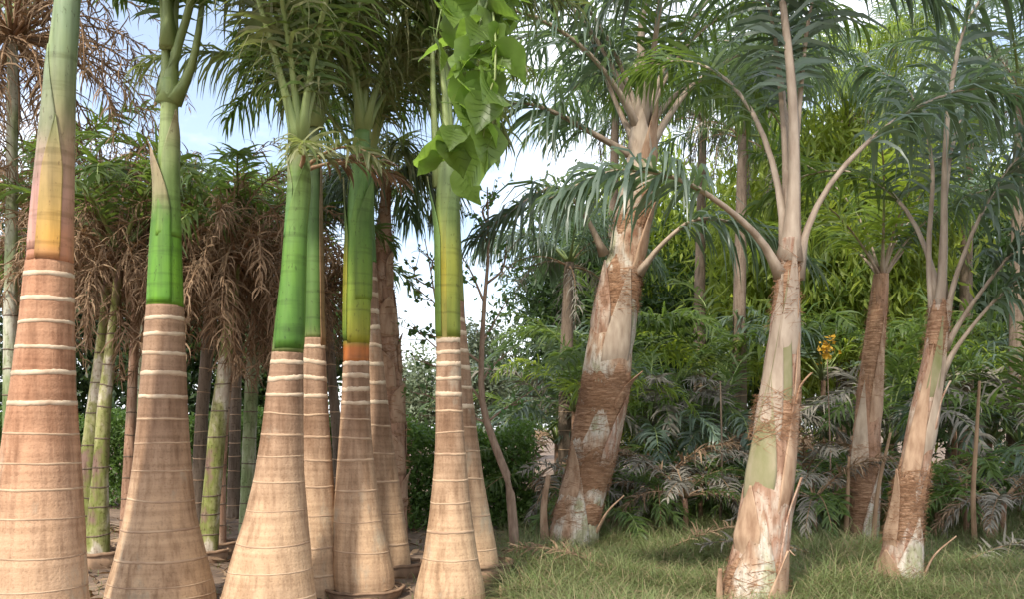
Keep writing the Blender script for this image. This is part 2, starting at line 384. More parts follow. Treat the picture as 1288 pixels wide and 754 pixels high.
def sheath_geo(pr, z0, z1, a_mid, width, rad_add, tip_out, colf, n=17, rows=22, thick=.006, edge=.6, foot=.05):
    """leaf base wrapped part-way round the shaft, running up into a pointed tip"""
    s = np.linspace(0, 1, rows); z = z0 + (z1 - z0) * s
    x, y, r = pr.at(z); y = np.broadcast_to(y, x.shape)
    half = width / 2 * np.where(s < edge, 1, np.maximum(1 - ((s - edge) / (1 - edge)) ** 1.3, .03))
    q = np.linspace(-1, 1, n)
    a = a_mid + half[:, None] * q[None]
    sm_ = np.clip(s / foot, 0, 1); sm_ = sm_ * sm_ * (3 - 2 * sm_)
    ro = (r - .02 * (foot > .1) * (1 - sm_) + rad_add * (.2 * (foot < .1) + (1 - .2 * (foot < .1)) * sm_) + tip_out * np.maximum(s - .6, 0) ** 1.6)[:, None] * np.ones((1, n))
    ro = ro + .004 * q[None] ** 4
    mk = lambda rr: np.stack([x[:, None] + rr * np.cos(a), y[:, None] + rr * np.sin(a), z[:, None] + 0 * a], -1).reshape(-1, 3)
    g = G(); c = colf(s, q).reshape(-1, 3)
    f = grid_faces(rows, n, False)
    k = rows * n; per = np.concatenate([np.arange(n), np.arange(1, rows) * n + n - 1, (rows - 1) * n + np.arange(n - 2, -1, -1), np.arange(rows - 2, 0, -1) * n])
    per2 = np.roll(per, -1)
    g.add(np.concatenate([mk(ro), mk(ro - thick)]), [f, f[:, ::-1] + k, np.stack([per, per + k, per2 + k, per2], -1)], np.concatenate([c, c * .9]))
    return g

def lerpc(stops):
    ps = np.array([p for p, _ in stops]); cs = np.array([c for _, c in stops])
    return lambda s: np.stack([np.interp(s, ps, cs[:, k]) for k in range(3)], -1)

def royal(name, label, rows, base_y, y_shaft, y_top, rings, shaft_cols, bark='royal_bark', shaft_rows=None, sheaths=(), group='royal palms in the front row', ring_h=6.5, seed=1, scar_from=0, h0=0., d=None, side_cols=None):
    d = d or GD(base_y, h0)
    pr = Prof(rows, d)
    zb = zrow(y_shaft, d); zt = zrow(y_top, d)
    x0 = pr.at(0)[0]
    root = thing(name, label, 'palm tree', (x0, d, h0), group)
    o = np.array(root.location)
    rz = [zrow(q, d) for q in rings]
    link_mesh('trunk', trunk_geo(pr, h0 - .03, zb, seed=seed, ringz=rz), M[bark], root, o, True)
    for k, q in enumerate(rings):
        up = q < scar_from + 515
        link_mesh('ring_scar', ring_geo(pr, zrow(q, d), (ring_h * np.random.default_rng(seed * 9 + k).uniform(.65, 1.05) if up else ring_h * np.random.default_rng(seed * 9 + k).uniform(.22, .55)) / F * d, seed * 50 + k, .0018 if up else .001, tseed=seed), M['scar' if up else 'scar_tan'], root, o)
    cf = lerpc(shaft_cols)
    def colf(z, a):
        s = (z - zb) / (zt - zb); c = cf(s)[:, None, :] * np.ones((1, len(a), 1))
        if side_cols is not None:
            wgt = np.clip(np.cos(a - side_cols[0]) * 1.4 - .2 + .25 * noise1(z[:, None] * 3 + a[None], seed), 0, 1) * np.clip(1.1 - s / side_cols[2], 0, 1)[:, None]
            c = c * (1 - wgt[..., None]) + np.array(side_cols[1]) * wgt[..., None]
        return c
    link_mesh('crownshaft', trunk_geo(pr, zb - .004, zt, rows=50, rough=.006, seed=seed + 3, colf=colf), M['crownshaft'], root, o, True, True)
    for (za, zb2, am, wd, ra, to, c) in sheaths:
        cc = lerpc(c)
        link_mesh('leaf_sheath', sheath_geo(pr, zrow(za, d), zrow(zb2, d), am, wd, ra, to, lambda s, q: cc(s)[:, None, :] * np.ones((1, len(q), 1))), M['crownshaft'], root, o, True, True)
    return root, pr, d

def pathpx(pts): return smooth_path([W(*p) for p in pts], 16)
def crown(root, top, n, el, Ln, sag, r0, nl, ll, lw, droop, mat, pet, azs=None, r=rng, start=.22, el_var=8, **k):
    for q in range(n):
        az = (azs[q] if azs is not None else q * 2.39996 + r.normal(0, .25))
        e = R(el + r.normal(0, el_var))
        P = frond_path(np.array(top) + np.array([math.cos(az), math.sin(az), 0]) * r0 * .8, az, e, Ln * r.uniform(.85, 1.12), R(sag + r.normal(0, 10)), r.normal(0, .3))
        frond(root, P, r0, nl, ll, lw, droop, mat if isinstance(mat, str) else mat[q % len(mat)], pet, start, az, r, **k)

GR1, GR2, GR3 = (.085, .2, .03), (.13, .26, .05), (.2, .3, .1)
FRONT = -math.pi / 2
# --- far left: fat trunk, orange and pink shaft
p1, pr1, d1 = royal('royal_palm', 'thick royal palm at the left edge with orange and pink crownshaft',
    [(800, -22, 118), (754, -8, 106), (690, -3, 103), (600, 3, 98), (550, 9, 95), (500, 16, 92), (450, 22, 91), (400, 28, 90), (350, 33, 90), (320, 37, 90), (260, 42, 91), (200, 48, 92), (150, 53, 93), (100, 58, 94), (50, 64, 97), (0, 70, 100), (-60, 77, 104)],
    800, 330, -55, [347, 378, 408, 439, 471, 508, 546, 583, 615, 651, 697, 738, 772],
    [(0, (.42, .19, .11)), (.1, (.45, .22, .14)), (.22, (.48, .27, .19)), (.36, (.44, .28, .18)), (.52, (.28, .28, .14)), (.68, (.2, .26, .13)), (.8, (.2, .27, .15)), (1, (.24, .3, .17))], 'royal_bark_red', seed=1,
    sheaths=[(318, 60, FRONT - .75, 2.3, .004, .0, [(0, (.5, .27, .2)), (.35, (.46, .26, .22)), (.6, (.28, .28, .17)), (1, (.2, .27, .14))]),
             (330, 150, FRONT + .35, 1.0, .0095, .0, [(0, (.43, .2, .1)), (.12, (.46, .26, .06)), (.3, (.44, .28, .08)), (.7, (.38, .27, .12)), (1, (.25, .27, .12))])])
crown(p1, W(88, -50, d1), 7, 82, 2.6, 55, .035, 52, .6, .035, .5, 'frond_green', 'petiole_green')

p2, pr2, d2 = royal('royal_palm', 'royal palm with bright green crownshaft and a torn brown sheath tip, second from left edge',
    [(760, 135, 270), (740, 138, 267), (700, 148, 257), (650, 159, 245), (600, 168, 240), (550, 173, 236), (500, 177, 234), (450, 181, 232), (400, 184, 230), (385, 186, 230), (360, 187, 229), (300, 190, 227), (250, 194, 225), (200, 199, 225), (150, 202, 224), (100, 204, 223), (60, 206, 222)],
    758, 386, 100, [403, 422, 446, 472, 500, 528, 558, 592, 627, 664, 701, 730, 746],
    [(0, (.12, .25, .02)), (.1, (.13, .29, .02)), (.45, (.11, .25, .025)), (.55, (.16, .26, .05)), (.75, (.24, .3, .12)), (1, (.24, .32, .12))], seed=2,
    sheaths=[(384, 190, FRONT - .8, 3.0, .003, .22, [(0, (.1, .26, .02)), (.55, (.11, .24, .03)), (.72, (.3, .27, .14)), (1, (.42, .3, .2))]),
             (300, 140, FRONT + 1.0, 2.6, .003, .03, [(0, (.13, .27, .03)), (.7, (.26, .31, .13)), (1, (.4, .33, .2))])])
frond(p2, pathpx([(211, 130, d2), (220, 70, d2 - .02), (238, 10, d2 - .05), (248, -60, d2 - .2), (225, -140, d2 - .4), (170, -190, d2 - .6)]), .045, 50, .5, .035, .5, 'frond_green', 'petiole_green', .4)
frond(p2, pathpx([(218, 128, d2), (238, 92, d2), (249, 45, d2), (258, -20, d2 + .1), (275, -90, d2 + .3), (320, -130, d2 + .6)]), .035, 50, .5, .035, .6, 'frond_green', 'petiole_green', .45)
frond(p2, pathpx([(209, 120, d2), (207, 40, d2 + .05), (198, -30, d2 + .1), (175, -50, d2 + .1), (140, -10, d2 + .1)]), .035, 50, .45, .035, .35, 'frond_green', 'petiole_green', .42)
frond(p2, pathpx([(212, 115, d2 + .04), (212, 30, d2 + .2), (222, -50, d2 + .4), (205, -60, d2 + .9), (190, -10, d2 + 1.2)]), .035, 50, .5, .035, .5, 'frond_green', 'petiole_green', .4)
crown(p2, W(213, 60, d2), 4, 86, 2.6, 55, .03, 52, .6, .035, .5, 'frond_green', 'petiole_green')

p3, pr3, d3 = royal('royal_palm', 'royal palm leaning right with deep green crownshaft and wide flared foot at bottom centre-left',
    [(790, 268, 402), (754, 279, 397), (700, 293, 391), (650, 309, 386), (600, 321, 382), (550, 329, 381), (500, 335, 381), (450, 342, 381), (400, 347, 383), (350, 353, 384), (300, 357, 385), (250, 361, 386), (205, 363, 387), (170, 366, 386), (140, 368, 385)],
    776, 444, 165, [457, 476, 497, 521, 547, 574, 606, 641, 681, 716, 750],
    [(0, (.16, .18, .06)), (.06, (.08, .19, .025)), (.5, (.1, .21, .03)), (.8, (.15, .24, .06)), (.9, (.26, .26, .13)), (1, (.28, .27, .14))], seed=3,
    sheaths=[(440, 203, FRONT + .8, 3.0, .004, .18, [(0, (.08, .19, .025)), (.5, (.095, .21, .03)), (1, (.19, .27, .09))]),
             (300, 195, FRONT - 1.3, 2.2, .002, .04, [(0, (.07, .2, .04)), (.6, (.15, .23, .08)), (1, (.36, .3, .18))])])
frond(p3, pathpx([(374, 180, d3), (357, 110, d3 - .1), (333, 25, d3 - .2), (308, -50, d3 - .3), (275, -90, d3 - .4), (235, -60, d3 - .4)]), .035, 60, .5, .035, .6, 'frond_olive', 'petiole_green', .42)
crown(p3, W(377, 180, d3), 7, 82, 2.4, 100, .024, 90, .6, .024, 1.2, ['frond_olive', 'frond_green'], 'petiole_green', el_var=7, start=.13, ragged=.25)
crown(p3, W(379, 215, d3), 3, 20, .7, 80, .015, 26, .3, .025, .7, ['frond_olive', 'frond_dead'], 'petiole_dead', azs=[-.6, .3, -1.2])

p4, pr4, d4 = royal('royal_palm', 'royal palm with brown-edged green crownshaft standing right behind the leaning royal palm',
    [(760, 352, 432), (740, 356, 431), (700, 362, 429), (650, 368, 424), (600, 373, 419), (550, 377, 415), (500, 379, 412), (440, 381, 409), (400, 383, 407), (300, 386, 405), (250, 387, 404), (180, 389, 402), (120, 391, 400)],
    756, 426, 160, [437, 456, 477, 499, 522, 550, 580, 612, 648, 687, 722],
    [(0, (.14, .17, .05)), (.05, (.075, .15, .025)), (.6, (.09, .17, .04)), (1, (.16, .2, .09))], seed=4, d=6.35,
    sheaths=[(436, 180, FRONT + 1.35, 1.0, .006, .03, [(0, (.36, .2, .1)), (.5, (.36, .22, .12)), (1, (.3, .22, .13))])])
crown(p4, W(396, 160, d4), 6, 80, 2.4, 95, .026, 70, .6, .024, 1.1, ['frond_green', 'frond_olive'], 'petiole_green')

p5, pr5, d5 = royal('royal_palm', 'royal palm with yellow-green crownshaft and orange band, foot standing in a round planter',
    [(745, 421, 496), (720, 418, 496), (690, 419, 489), (650, 420, 480), (600, 423, 472), (550, 427, 467), (500, 430, 465), (450, 432, 464), (400, 432, 465), (330, 433, 466), (270, 436, 466), (230, 440, 466), (180, 445, 466), (120, 449, 466)],
    740, 457, 165, [459, 474, 491, 508, 528, 552, 579, 617, 655, 692],
    [(0, (.42, .14, .04)), (.072, (.46, .14, .03)), (.085, (.16, .22, .03)), (.3, (.26, .3, .03)), (.5, (.12, .24, .04)), (1, (.14, .24, .07))], seed=5, h0=.05,
    sheaths=[(433, 200, FRONT + .75, 2.6, .004, .02, [(0, (.3, .28, .03)), (.25, (.2, .28, .03)), (.5, (.12, .23, .03)), (1, (.13, .23, .05))]),
             (430, 222, FRONT - 1.6, 2.0, .006, .2, [(0, (.12, .22, .03)), (.4, (.36, .34, .04)), (.7, (.12, .2, .05)), (1, (.3, .26, .13))]),
             (380, 228, FRONT + .9, 1.7, .011, .2, [(0, (.17, .25, .03)), (.5, (.11, .21, .03)), (1, (.16, .25, .07))])])
frond(p5, pathpx([(457, 175, d5), (460, 90, d5 - .05), (462, 0, d5 - .1), (468, -80, d5 - .3), (520, -110, d5 - .5), (580, -30, d5 - .6)]), .03, 56, .6, .034, .7, 'frond_olive', 'petiole_green', .4)
crown(p5, W(456, 165, d5), 8, 81, 2.5, 108, .024, 92, .65, .024, 1.4, ['frond_olive', 'frond_green', 'frond_olive'], 'petiole_green', el_var=7, start=.13, ragged=.25)

p6, pr6, d6 = royal('royal_palm', 'slim brown royal palm trunk bending out to the right behind the orange-banded palm',
    [(725, 464, 517), (700, 464, 516), (650, 462, 509), (600, 461, 501), (550, 460, 493), (500, 459, 487), (450, 457, 481), (400, 455, 477), (300, 452, 472), (220, 452, 468)],
    722, 330, 215, [352, 372, 393, 413, 436, 458, 482, 507, 536, 570, 606, 645, 684],
    [(0, (.1, .2, .04)), (1, (.15, .22, .08))], seed=6)
crown(p6, W(460, 220, d6), 6, 76, 2.3, 110, .026, 76, .65, .024, 1.5, ['frond_olive', 'frond_green'], 'petiole_green')

p8, pr8, d8 = royal('royal_palm', 'royal palm with yellow streaked double crownshaft beside the pale sky, rightmost of the front row',
    [(760, 520, 612), (740, 522, 610), (700, 532, 601), (650, 540, 594), (600, 545, 588), (550, 548, 584), (500, 548, 581), (450, 549, 579), (400, 548, 578), (300, 547, 577), (250, 548, 577), (200, 552, 576), (150, 556, 574)],
    757, 430, 200, [430, 444, 459, 477, 497, 518, 545, 572, 604, 632, 668, 702],
    [(0, (.26, .2, .06)), (.08, (.34, .32, .06)), (.4, (.42, .36, .03)), (.7, (.22, .29, .08)), (1, (.2, .26, .12))], seed=8,
    sheaths=[(425, 222, FRONT - 1.5, 2.1, .006, .28, [(0, (.14, .22, .03)), (.5, (.16, .26, .06)), (.9, (.14, .24, .08)), (1, (.3, .28, .15))]),
             (425, 195, FRONT + .9, 1.8, .003, .01, [(0, (.2, .25, .04)), (.4, (.3, .32, .05)), (.7, (.2, .28, .09)), (1, (.22, .28, .13))])])
frond(p8, pathpx([(552, 235, d8), (546, 150, d8), (544, 60, d8), (546, -30, d8 + .1), (530, -110, d8 + .3), (470, -100, d8 + .8), (420, -20, d8 + 1.1)]), .022, 60, .6, .034, .7, 'frond_green', 'petiole_green', .5)
crown(p8, W(566, 195, d8), 2, 87, 2.6, 80, .03, 52, .6, .034, .7, ['frond_green', 'frond_olive'], 'petiole_green', azs=[2.6, 2.0])

p9, pr9, d9 = royal('royal_palm', 'slim royal palm trunk bending to the right, half hidden behind the rightmost front palm',
    [(728, 566, 630), (700, 567, 626), (650, 566, 617), (600, 565, 608), (550, 564, 601), (500, 563, 595), (450, 562, 590), (400, 560, 585), (300, 560, 580), (220, 562, 576)],
    725, 380, 215, [402, 421, 442, 463, 488, 512, 538, 568, 603, 648, 690],
    [(0, (.2, .22, .05)), (1, (.18, .24, .09))], seed=9)
crown(p9, W(568, 220, d9), 3, 86, 2.5, 80, .03, 44, .55, .034, .7, ['frond_green', 'frond_olive'], 'petiole_green', azs=[2.2, 2.9, 1.8])

# ------------------------------------------------------------------ shaggy palms (thin trunks) on the left
def thin_palm(label, rows, base_y, mat, dead, green, cy=None, seed=1, d=None, group='thin palms behind the front row', ringn=9, gmat='frond_green', gl=1.7, name='thin_palm', el=52, dl=1.1, dmat='frond_dead', sagg=95, lln=.42, ldr=.5):
    d = d or GD(base_y); pr = Prof(rows, d); r = np.random.default_rng(seed)
    root = thing(name, label, 'palm tree', (pr.at(0)[0], d, 0), group); o = np.array(root.location)
    zt = pr.z[-1]
    rz = list(np.cumsum(r.uniform(.16, .3, ringn)))
    link_mesh('trunk', trunk_geo(pr, -.05, zt, 18, 46, .03, seed, ringz=rz), M[mat], root, o, True)
    for k, q in enumerate(rz):
        if q < zt - .1: link_mesh('ring_scar', ring_geo(pr, q, .012, seed * 31 + k, .003, 36, seed, .03), M['dark_bark' if mat != 'dark_bark' else 'scar_tan'], root, o, True)
    top = pr.c(zt)
    crown(root, top, green if name != 'thin_palm' else max(4, int(green * .7)), el, gl, sagg, .02, 44 if ldr < 1 else 60, lln, .03, ldr, gmat, 'petiole_green', r=r, el_var=16, start=.2)
    if dead:
        crown(root, top - [0, 0, .06], int(dead * (2.3 if name == 'thin_palm' else 1.3)), 24, dl * 1.15, 115, .014, 40, .34, .014, .9, dmat, 'petiole_dead', r=r, el_var=36, start=.15, plum=.9, ragged=.4)
    return root, top
TP = thin_palm
TP('pale thin palm trunk at the left edge beside the thickest palm', [(640, 3, 22), (400, 5, 21), (250, 8, 22), (40, 10, 22)], 690, 'green_bark', 30, 5, seed=21, d=7.6, dl=1.5, gl=2.0)
TP('mossy leaning thin palm between the two leftmost royal palms', [(705, 92, 122), (600, 99, 122), (500, 112, 132), (400, 126, 141), (330, 132, 144)], 700, 'moss_bark', 18, 11, seed=22, d=8.1)
TP('purplish-footed thin palm with mossy middle beside second royal palm', [(715, 105, 138), (600, 116, 136), (500, 124, 140), (400, 138, 150), (320, 146, 156)], 705, 'moss_bark', 10, 9, seed=23, d=7.75, gl=1.9)
TP('slim ringed palm trunk partly hidden by the second royal palm', [(680, 150, 168), (500, 160, 172), (350, 168, 178), (290, 172, 181)], 668, 'brown_bark', 12, 9, seed=24, d=9.6)
TP('straight pale green thin palm just left of the second royal palm', [(670, 164, 180), (500, 173, 185), (320, 178, 190), (270, 182, 191)], 660, 'green_bark', 10, 10, seed=25, d=10.4, gl=1.7)
TP('pale leaning thin palm with brown skirt of dead fronds between two front palms', [(712, 246, 274), (640, 254, 276), (540, 263, 284), (440, 277, 293), (370, 286, 300), (320, 290, 302)], 705, 'moss_bark', 26, 8, seed=26, d=8.0, gl=1.8, dl=1.2)
TP('thin palm with reddish foot close behind the pale leaning one', [(700, 261, 284), (600, 268, 284), (500, 276, 290), (380, 292, 303), (330, 300, 308)], 698, 'brown_bark', 12, 8, seed=27, d=8.55)
TP('dark thin trunk left of the pale leaning palm', [(660, 238, 256), (520, 246, 262), (430, 254, 270), (300, 262, 272)], 660, 'dark_bark', 14, 8, seed=28, d=10.9, gl=1.6)
TP('dark thin palm trunk farthest back between the two front palms', [(650, 285, 301), (450, 292, 304), (300, 296, 306)], 650, 'dark_bark', 14, 8, seed=29, d=11.8, gl=1.7)
TP('thin palm with green upper and grey lower trunk left of the leaning royal palm', [(690, 300, 320), (560, 305, 322), (450, 310, 326), (320, 322, 334)], 680, 'green_bark', 14, 10, seed=30, d=9.3, gl=1.6)
TP('thin palm hidden behind the leftmost royal palm, dead fronds high up', [(680, 60, 80), (400, 62, 78), (260, 60, 74)], 670, 'brown_bark', 22, 8, seed=31, d=9.9, gl=1.6, dl=1.5)
TP('bent brown stem between the leaning palm and the orange-banded palm', [(690, 420, 440), (560, 418, 432), (480, 412, 424), (400, 406, 418), (360, 402, 414)], 680, 'dark_bark', 14, 6, seed=32, d=10.2, dl=.9, gl=1.3)

# shaggy-trunk palm with a hanging curtain of leaflets
def fibre_geo(pr, z0, z1, n, ln, r=rng, w=.008, tilt=.5, out=.012, arc=(0, 6.283)):
    """fibres lying round the trunk"""
    g = G(); a0 = r.uniform(arc[0], arc[1], n); z = r.uniform(z0, z1, n); da = r.normal(0, .5, n); dz = r.normal(0, 1, n) * tilt * ln
    x, y, rr = pr.at(z); y = np.broadcast_to(y, x.shape)
    V = []
    for q in np.linspace(0, 1, 5):
        a = a0 + da * q * 1.6; zz = z + dz * q; x, y, rad = pr.at(zz); y = np.broadcast_to(y, x.shape)
        ro = rad + .004 + out * r.random(n) * (1 + 1.5 * q ** 3)
        c = np.stack([x + ro * np.cos(a), y + ro * np.sin(a), zz], -1)
        hw = w * (1 - .7 * q) / 2
        V += [c - [0, 0, hw], c + [0, 0, hw]]
    V = np.stack(V, 1); b = np.arange(n)[:, None] * 10
    g.add(V.reshape(-1, 3), np.concatenate([b + np.array([[2 * q, 2 * q + 1, 2 * q + 3, 2 * q + 2]]) for q in range(4)]))
    return g

d7 = 8.7; pr7 = Prof([(700, 484, 512), (600, 482, 511), (500, 478, 508), (430, 474, 502), (360, 471, 494), (300, 474, 492), (220, 480, 492)], d7)
p7 = thing('shaggy_palm', 'shaggy brown palm with torn bark and hanging curtain of leaves behind the orange-banded palm', 'palm tree', (pr7.at(0)[0], d7, 0)); o7 = np.array(p7.location)
link_mesh('trunk', trunk_geo(pr7, -.03, pr7.z[-1], 22, 60, .07, 77), M['brown_bark'], p7, o7, True)
link_mesh('fibre', fibre_geo(pr7, .3, pr7.z[-1], 700, .12, out=.03), M['fibre'], p7, o7, kind='stuff')
for k in range(16):
    z = .4 + k * .17; a = k * 2.4; cc = lerpc([(0, (.3, .2, .13)), (1, (.5, .37, .27))])
    link_mesh('leaf_base', sheath_geo(pr7, z, z + .4, a, 2., .012, .16, lambda s, q: cc(s)[:, None, :] * np.ones((1, len(q), 1)), 9, 10), M['husk'], p7, o7, True)
crown(p7, W(486, 225, d7), 9, 45, .9, 130, .02, 60, .75, .022, 1.6, ['frond_olive', 'frond_blue'], 'petiole_green', r=np.random.default_rng(5), start=.15)

# ------------------------------------------------------------------ planters
def planter(cx, d, rad, h, label, seed):
    root = thing('planter', label, 'planter', (cx, d, 0), 'round planters round the palm feet'); o = np.array(root.location)
    a = np.linspace(0, 2 * math.pi, 40, endpoint=False); wv = 1 + .03 * noise1(a * 2, seed)
    def lathe(prof):
        V = [np.stack([cx + r * wv * np.cos(a), d + r * wv * np.sin(a), np.full(40, z) + .006 * noise1(a * 5, seed + 1)], -1) for r, z in prof]
        return G().add(np.concatenate(V), grid_faces(len(prof), 40))
    link_mesh('wall', lathe([(rad * .9, -.05), (rad * .93, .0), (rad, h * .8), (rad - .03, h * .8), (rad * .88, -.03)]), M['planter'], root, o, True)
    link_mesh('rim', lathe([(rad + .002, h * .78), (rad + .008, h * .8), (rad + .008, h), (rad - .012, h + .004), (rad - .022, h * .7), (rad + .002, h * .78)]), M['planter'], root, o, False)
    g = lathe([(rad - .021, h * .72), (rad * .6, h * .78), (rad * .02, h * .8)]); link_mesh('soil', g, M['soil'], root, o, True)
    g = G(); r = np.random.default_rng(seed)
    for q in range(26):
        aa = r.uniform(0, 6.28); rr = rad * r.uniform(.6, .95); c = np.array([cx + rr * math.cos(aa), d + rr * math.sin(aa), h * .8 + .008])
        u = nrm(r.normal(0, 1, 3) * [1, 1, .25]); v = nrm(np.cross(u, [0, 0, 1])); s = r.uniform(.015, .05)
        g.add([c - u * s, c + v * s * .3, c + u * s, c - v * s * .3], np.array([[0, 1, 2, 3]]))
    link_mesh('dry_leaves', g, M['frond_dead'], root, o, kind='stuff')
planter(W(458, 0, d5)[0], d5, .29, .06, 'low brown planter under the orange-banded royal palm', 1)
planter(W(492, 0, d6)[0] , d6 + .05, .27, .09, 'low brown planter at the foot of the slim palm bending right behind', 2)
planter(W(598, 0, d9)[0], d9 + .02, .3, .12, 'brown planter behind the foot of the rightmost front palm', 3)
planter(W(122, 0, 7.75)[0], 7.75, .23, .12, 'brown planter under the purplish-footed thin palm', 4)
planter(W(272, 0, 8.55)[0] + .02, 8.56, .2, .1, 'small brown planter under the reddish-footed thin palm', 5)
planter(W(259, 0, 8.0)[0], 8.0, .2, .1, 'small brown planter under the pale leaning thin palm', 6)

# ------------------------------------------------------------------ leaf masses
def leaf_cloud(g, C, n, size, spread, r, asp=.55, hang=.3):
    """n leaves round the clump centres C"""
    k = r.integers(0, len(C), n); p = C[k] + r.normal(0, 1, (n, 3)) * spread
    u = nrm(r.normal(0, 1, (n, 3)) + [0, 0, -hang]); v = nrm(np.cross(u, r.normal(0, 1, (n, 3)) + [0, 0, 1.])); w_ = np.cross(u, v)
    s = (size * r.uniform(.6, 1.25, n))[:, None]
    V = np.stack([p, p + u * s * .45 + v * s * asp * .5 + w_ * s * .1, p + u * s, p + u * s * .45 - v * s * asp * .5 + w_ * s * .1], 1)
    b = np.arange(n)[:, None] * 4
    g.add(V.reshape(-1, 3), np.concatenate([b + [[0, 1, 2]], b + [[0, 2, 3]]]))
def clumps(c, rad, n, r, shell=.5):
    u = nrm(r.normal(0, 1, (n, 3))); q = r.uniform(shell, 1, n)[:, None]
    return np.asarray(c) + u * q * np.asarray(rad)

def hedge(x0, x1, y0, y1, h, label, seed):
    r = np.random.default_rng(seed); root = thing('hedge', label, 'hedge', ((x0 + x1) / 2, (y0 + y1) / 2, 0)); o = np.array(root.location)
    n = int(900 * (x1 - x0)); C = np.stack([r.uniform(x0, x1, n), r.uniform(y0, y1, n), r.uniform(.05, h, n)], -1)
    C[:, 2] = np.minimum(C[:, 2], h - .12 + .1 * np.sin(C[:, 0] * 3) + .06 * np.sin(C[:, 0] * 7.7))
    g = G(); leaf_cloud(g, C, int(9000 * (x1 - x0)), .075, .05, r, .5); link_mesh('foliage', g, M['hedge_leaf'], root, o, kind='stuff')
    g = G()
    for x in np.arange(x0 + .1, x1, .4):
        yb = (y0 + y1) / 2; tube(g, [(x, yb, -.03), (x + .04, yb + .03, h * .45), (x - .05, yb - .05, h * .85)], [.022, .016, .006], 6)
    link_mesh('stems', g, M['twig'], root, o, True)
hedge(-8.2, -1.6, 13.2, 14.0, 1.5, 'clipped dark green hedge seen between the left palm trunks', 41)
hedge(-1.7, .25, 10.4, 11.2, 1.3, 'clipped green hedge behind the rightmost front royal palm', 42)

def tree(label, x, y, h, cr, cz, leaves, size, mat, seed, bark='dark_bark', nl=5, tr=.12, name='tree', group=None, clump=60, spread=.35, shell=.35, cat='tree', lean=.0, asp=.55, hang=.3):
    r = np.random.default_rng(seed); root = thing(name, label, cat, (x, y, 0), group); o = np.array(root.location)
    c = np.array([x + lean, y, cz]); g = G()
    P = smooth_path([(x, y, -.1), (x + r.normal(0, .1), y, h * .25), (x + lean * .6 + r.normal(0, .15), y, h * .55), (x + lean, y, h * .92)], 12)
    tube(g, P, np.linspace(tr, tr * .2, 12), 9); link_mesh('trunk', g, M[bark], root, o, True)
    C = clumps(c, cr, clump, r, shell); g = G(); leaf_cloud(g, C, leaves, size, spread, r, asp, hang)
    link_mesh('crown', g, M[mat], root, o, kind='stuff')
    for k in range(nl):
        b = P[5 + k % 5]; e = C[r.integers(0, len(C))]; g = G()
        tube(g, smooth_path([b, (b + e) / 2 + [0, 0, .2], e], 7), np.linspace(tr * .45, tr * .08, 7), 6); link_mesh('limb', g, M[bark], root, o, True)
    return root
# far pale trees under the white clouds
tree('far pale round tree left of the rightmost front palm', W(528, 0, 30)[0], 30, 3.6, (1.1, 1.0, 1.4), 2.2, 7000, .16, 'tree_far_haze', 51, group='far pale trees')
tree('far pale tree just right of the rightmost front palm', W(600, 0, 32)[0], 32, 5.2, (1.2, 1.1, 1.7), 3.4, 8000, .16, 'tree_far_haze', 52, group='far pale trees')
tree('far pale low tree at the right end of the hedge', W(640, 0, 36)[0], 36, 4, (1.6, 1.2, 1.4), 2.3, 7000, .18, 'tree_far_haze', 53, group='far pale trees')
# dark trees closing the left grove
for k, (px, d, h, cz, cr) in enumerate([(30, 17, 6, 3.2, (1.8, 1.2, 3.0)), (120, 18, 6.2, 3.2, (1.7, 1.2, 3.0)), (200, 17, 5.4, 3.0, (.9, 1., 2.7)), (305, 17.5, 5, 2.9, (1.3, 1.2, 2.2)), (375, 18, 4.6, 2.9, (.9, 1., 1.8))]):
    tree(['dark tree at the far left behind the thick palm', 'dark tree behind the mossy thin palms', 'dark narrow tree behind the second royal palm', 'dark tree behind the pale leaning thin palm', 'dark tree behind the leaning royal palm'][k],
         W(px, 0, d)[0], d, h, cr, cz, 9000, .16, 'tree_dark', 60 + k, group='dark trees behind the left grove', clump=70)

# ------------------------------------------------------------------ saplings with small leaves
def sapling(label, trunk_pts, r0, twigs, seed, leaf_n, name='sapling'):
    r = np.random.default_rng(seed); P = smooth_path(trunk_pts, 20)
    root = thing(name, label, 'tree', tuple(P[0] * [1, 1, 0])); o = np.array(root.location)
    g = G(); tube(g, P, np.linspace(r0, r0 * .12, 20), 8); link_mesh('trunk', g, M['twig'], root, o, True)
    gl = G()
    for (t, dx, dy, dz) in twigs:
        b = P[int(t * 19)]; e = b + np.array([dx, dy, dz]); Q = smooth_path([b, (b + e) / 2 + r.normal(0, .04, 3), e], 9); g = G()
        tube(g, Q, np.linspace(r0 * .3, .003, 9), 5)
        pts = [Q[3:]]
        for q in range(4):
            s = Q[r.integers(2, 8)]; e2 = s + np.array([dx, dy, dz]) * .4 * r.uniform(.6, 1.2) + r.normal(0, .1, 3); q2 = smooth_path([s, (s + e2) / 2 + r.normal(0, .02, 3), e2], 6)
            tube(g, q2, np.linspace(.005, .002, 6), 4); pts.append(q2[1:])
        link_mesh('branch', g, M['twig'], root, o, True)
        leaf_cloud(gl, np.concatenate(pts), leaf_n, .065, .025, r, .8, .5)
    link_mesh('crown', gl, M['sapling_leaf'], root, o, kind='stuff')
ds = 8.4
sapling('slender bare-branched sapling at the right end of the hedge', [W(648, 690, ds) * [1, 1, 0], W(640, 610, ds), W(622, 560, ds), W(606, 500, ds), W(608, 400, ds), W(614, 320, ds), W(613, 235, ds)], .05,
        [(.45, -.35, .1, .5), (.5, .3, .1, .35), (.55, -.3, -.1, .4), (.62, .25, .1, .45), (.7, -.25, .05, .5), (.78, .2, -.1, .4), (.86, -.15, 0, .35), (.92, .12, 0, .3), (.38, .35, 0, .25), (.42, -.5, 0, .25)], 71, 26)
dt = 8.0
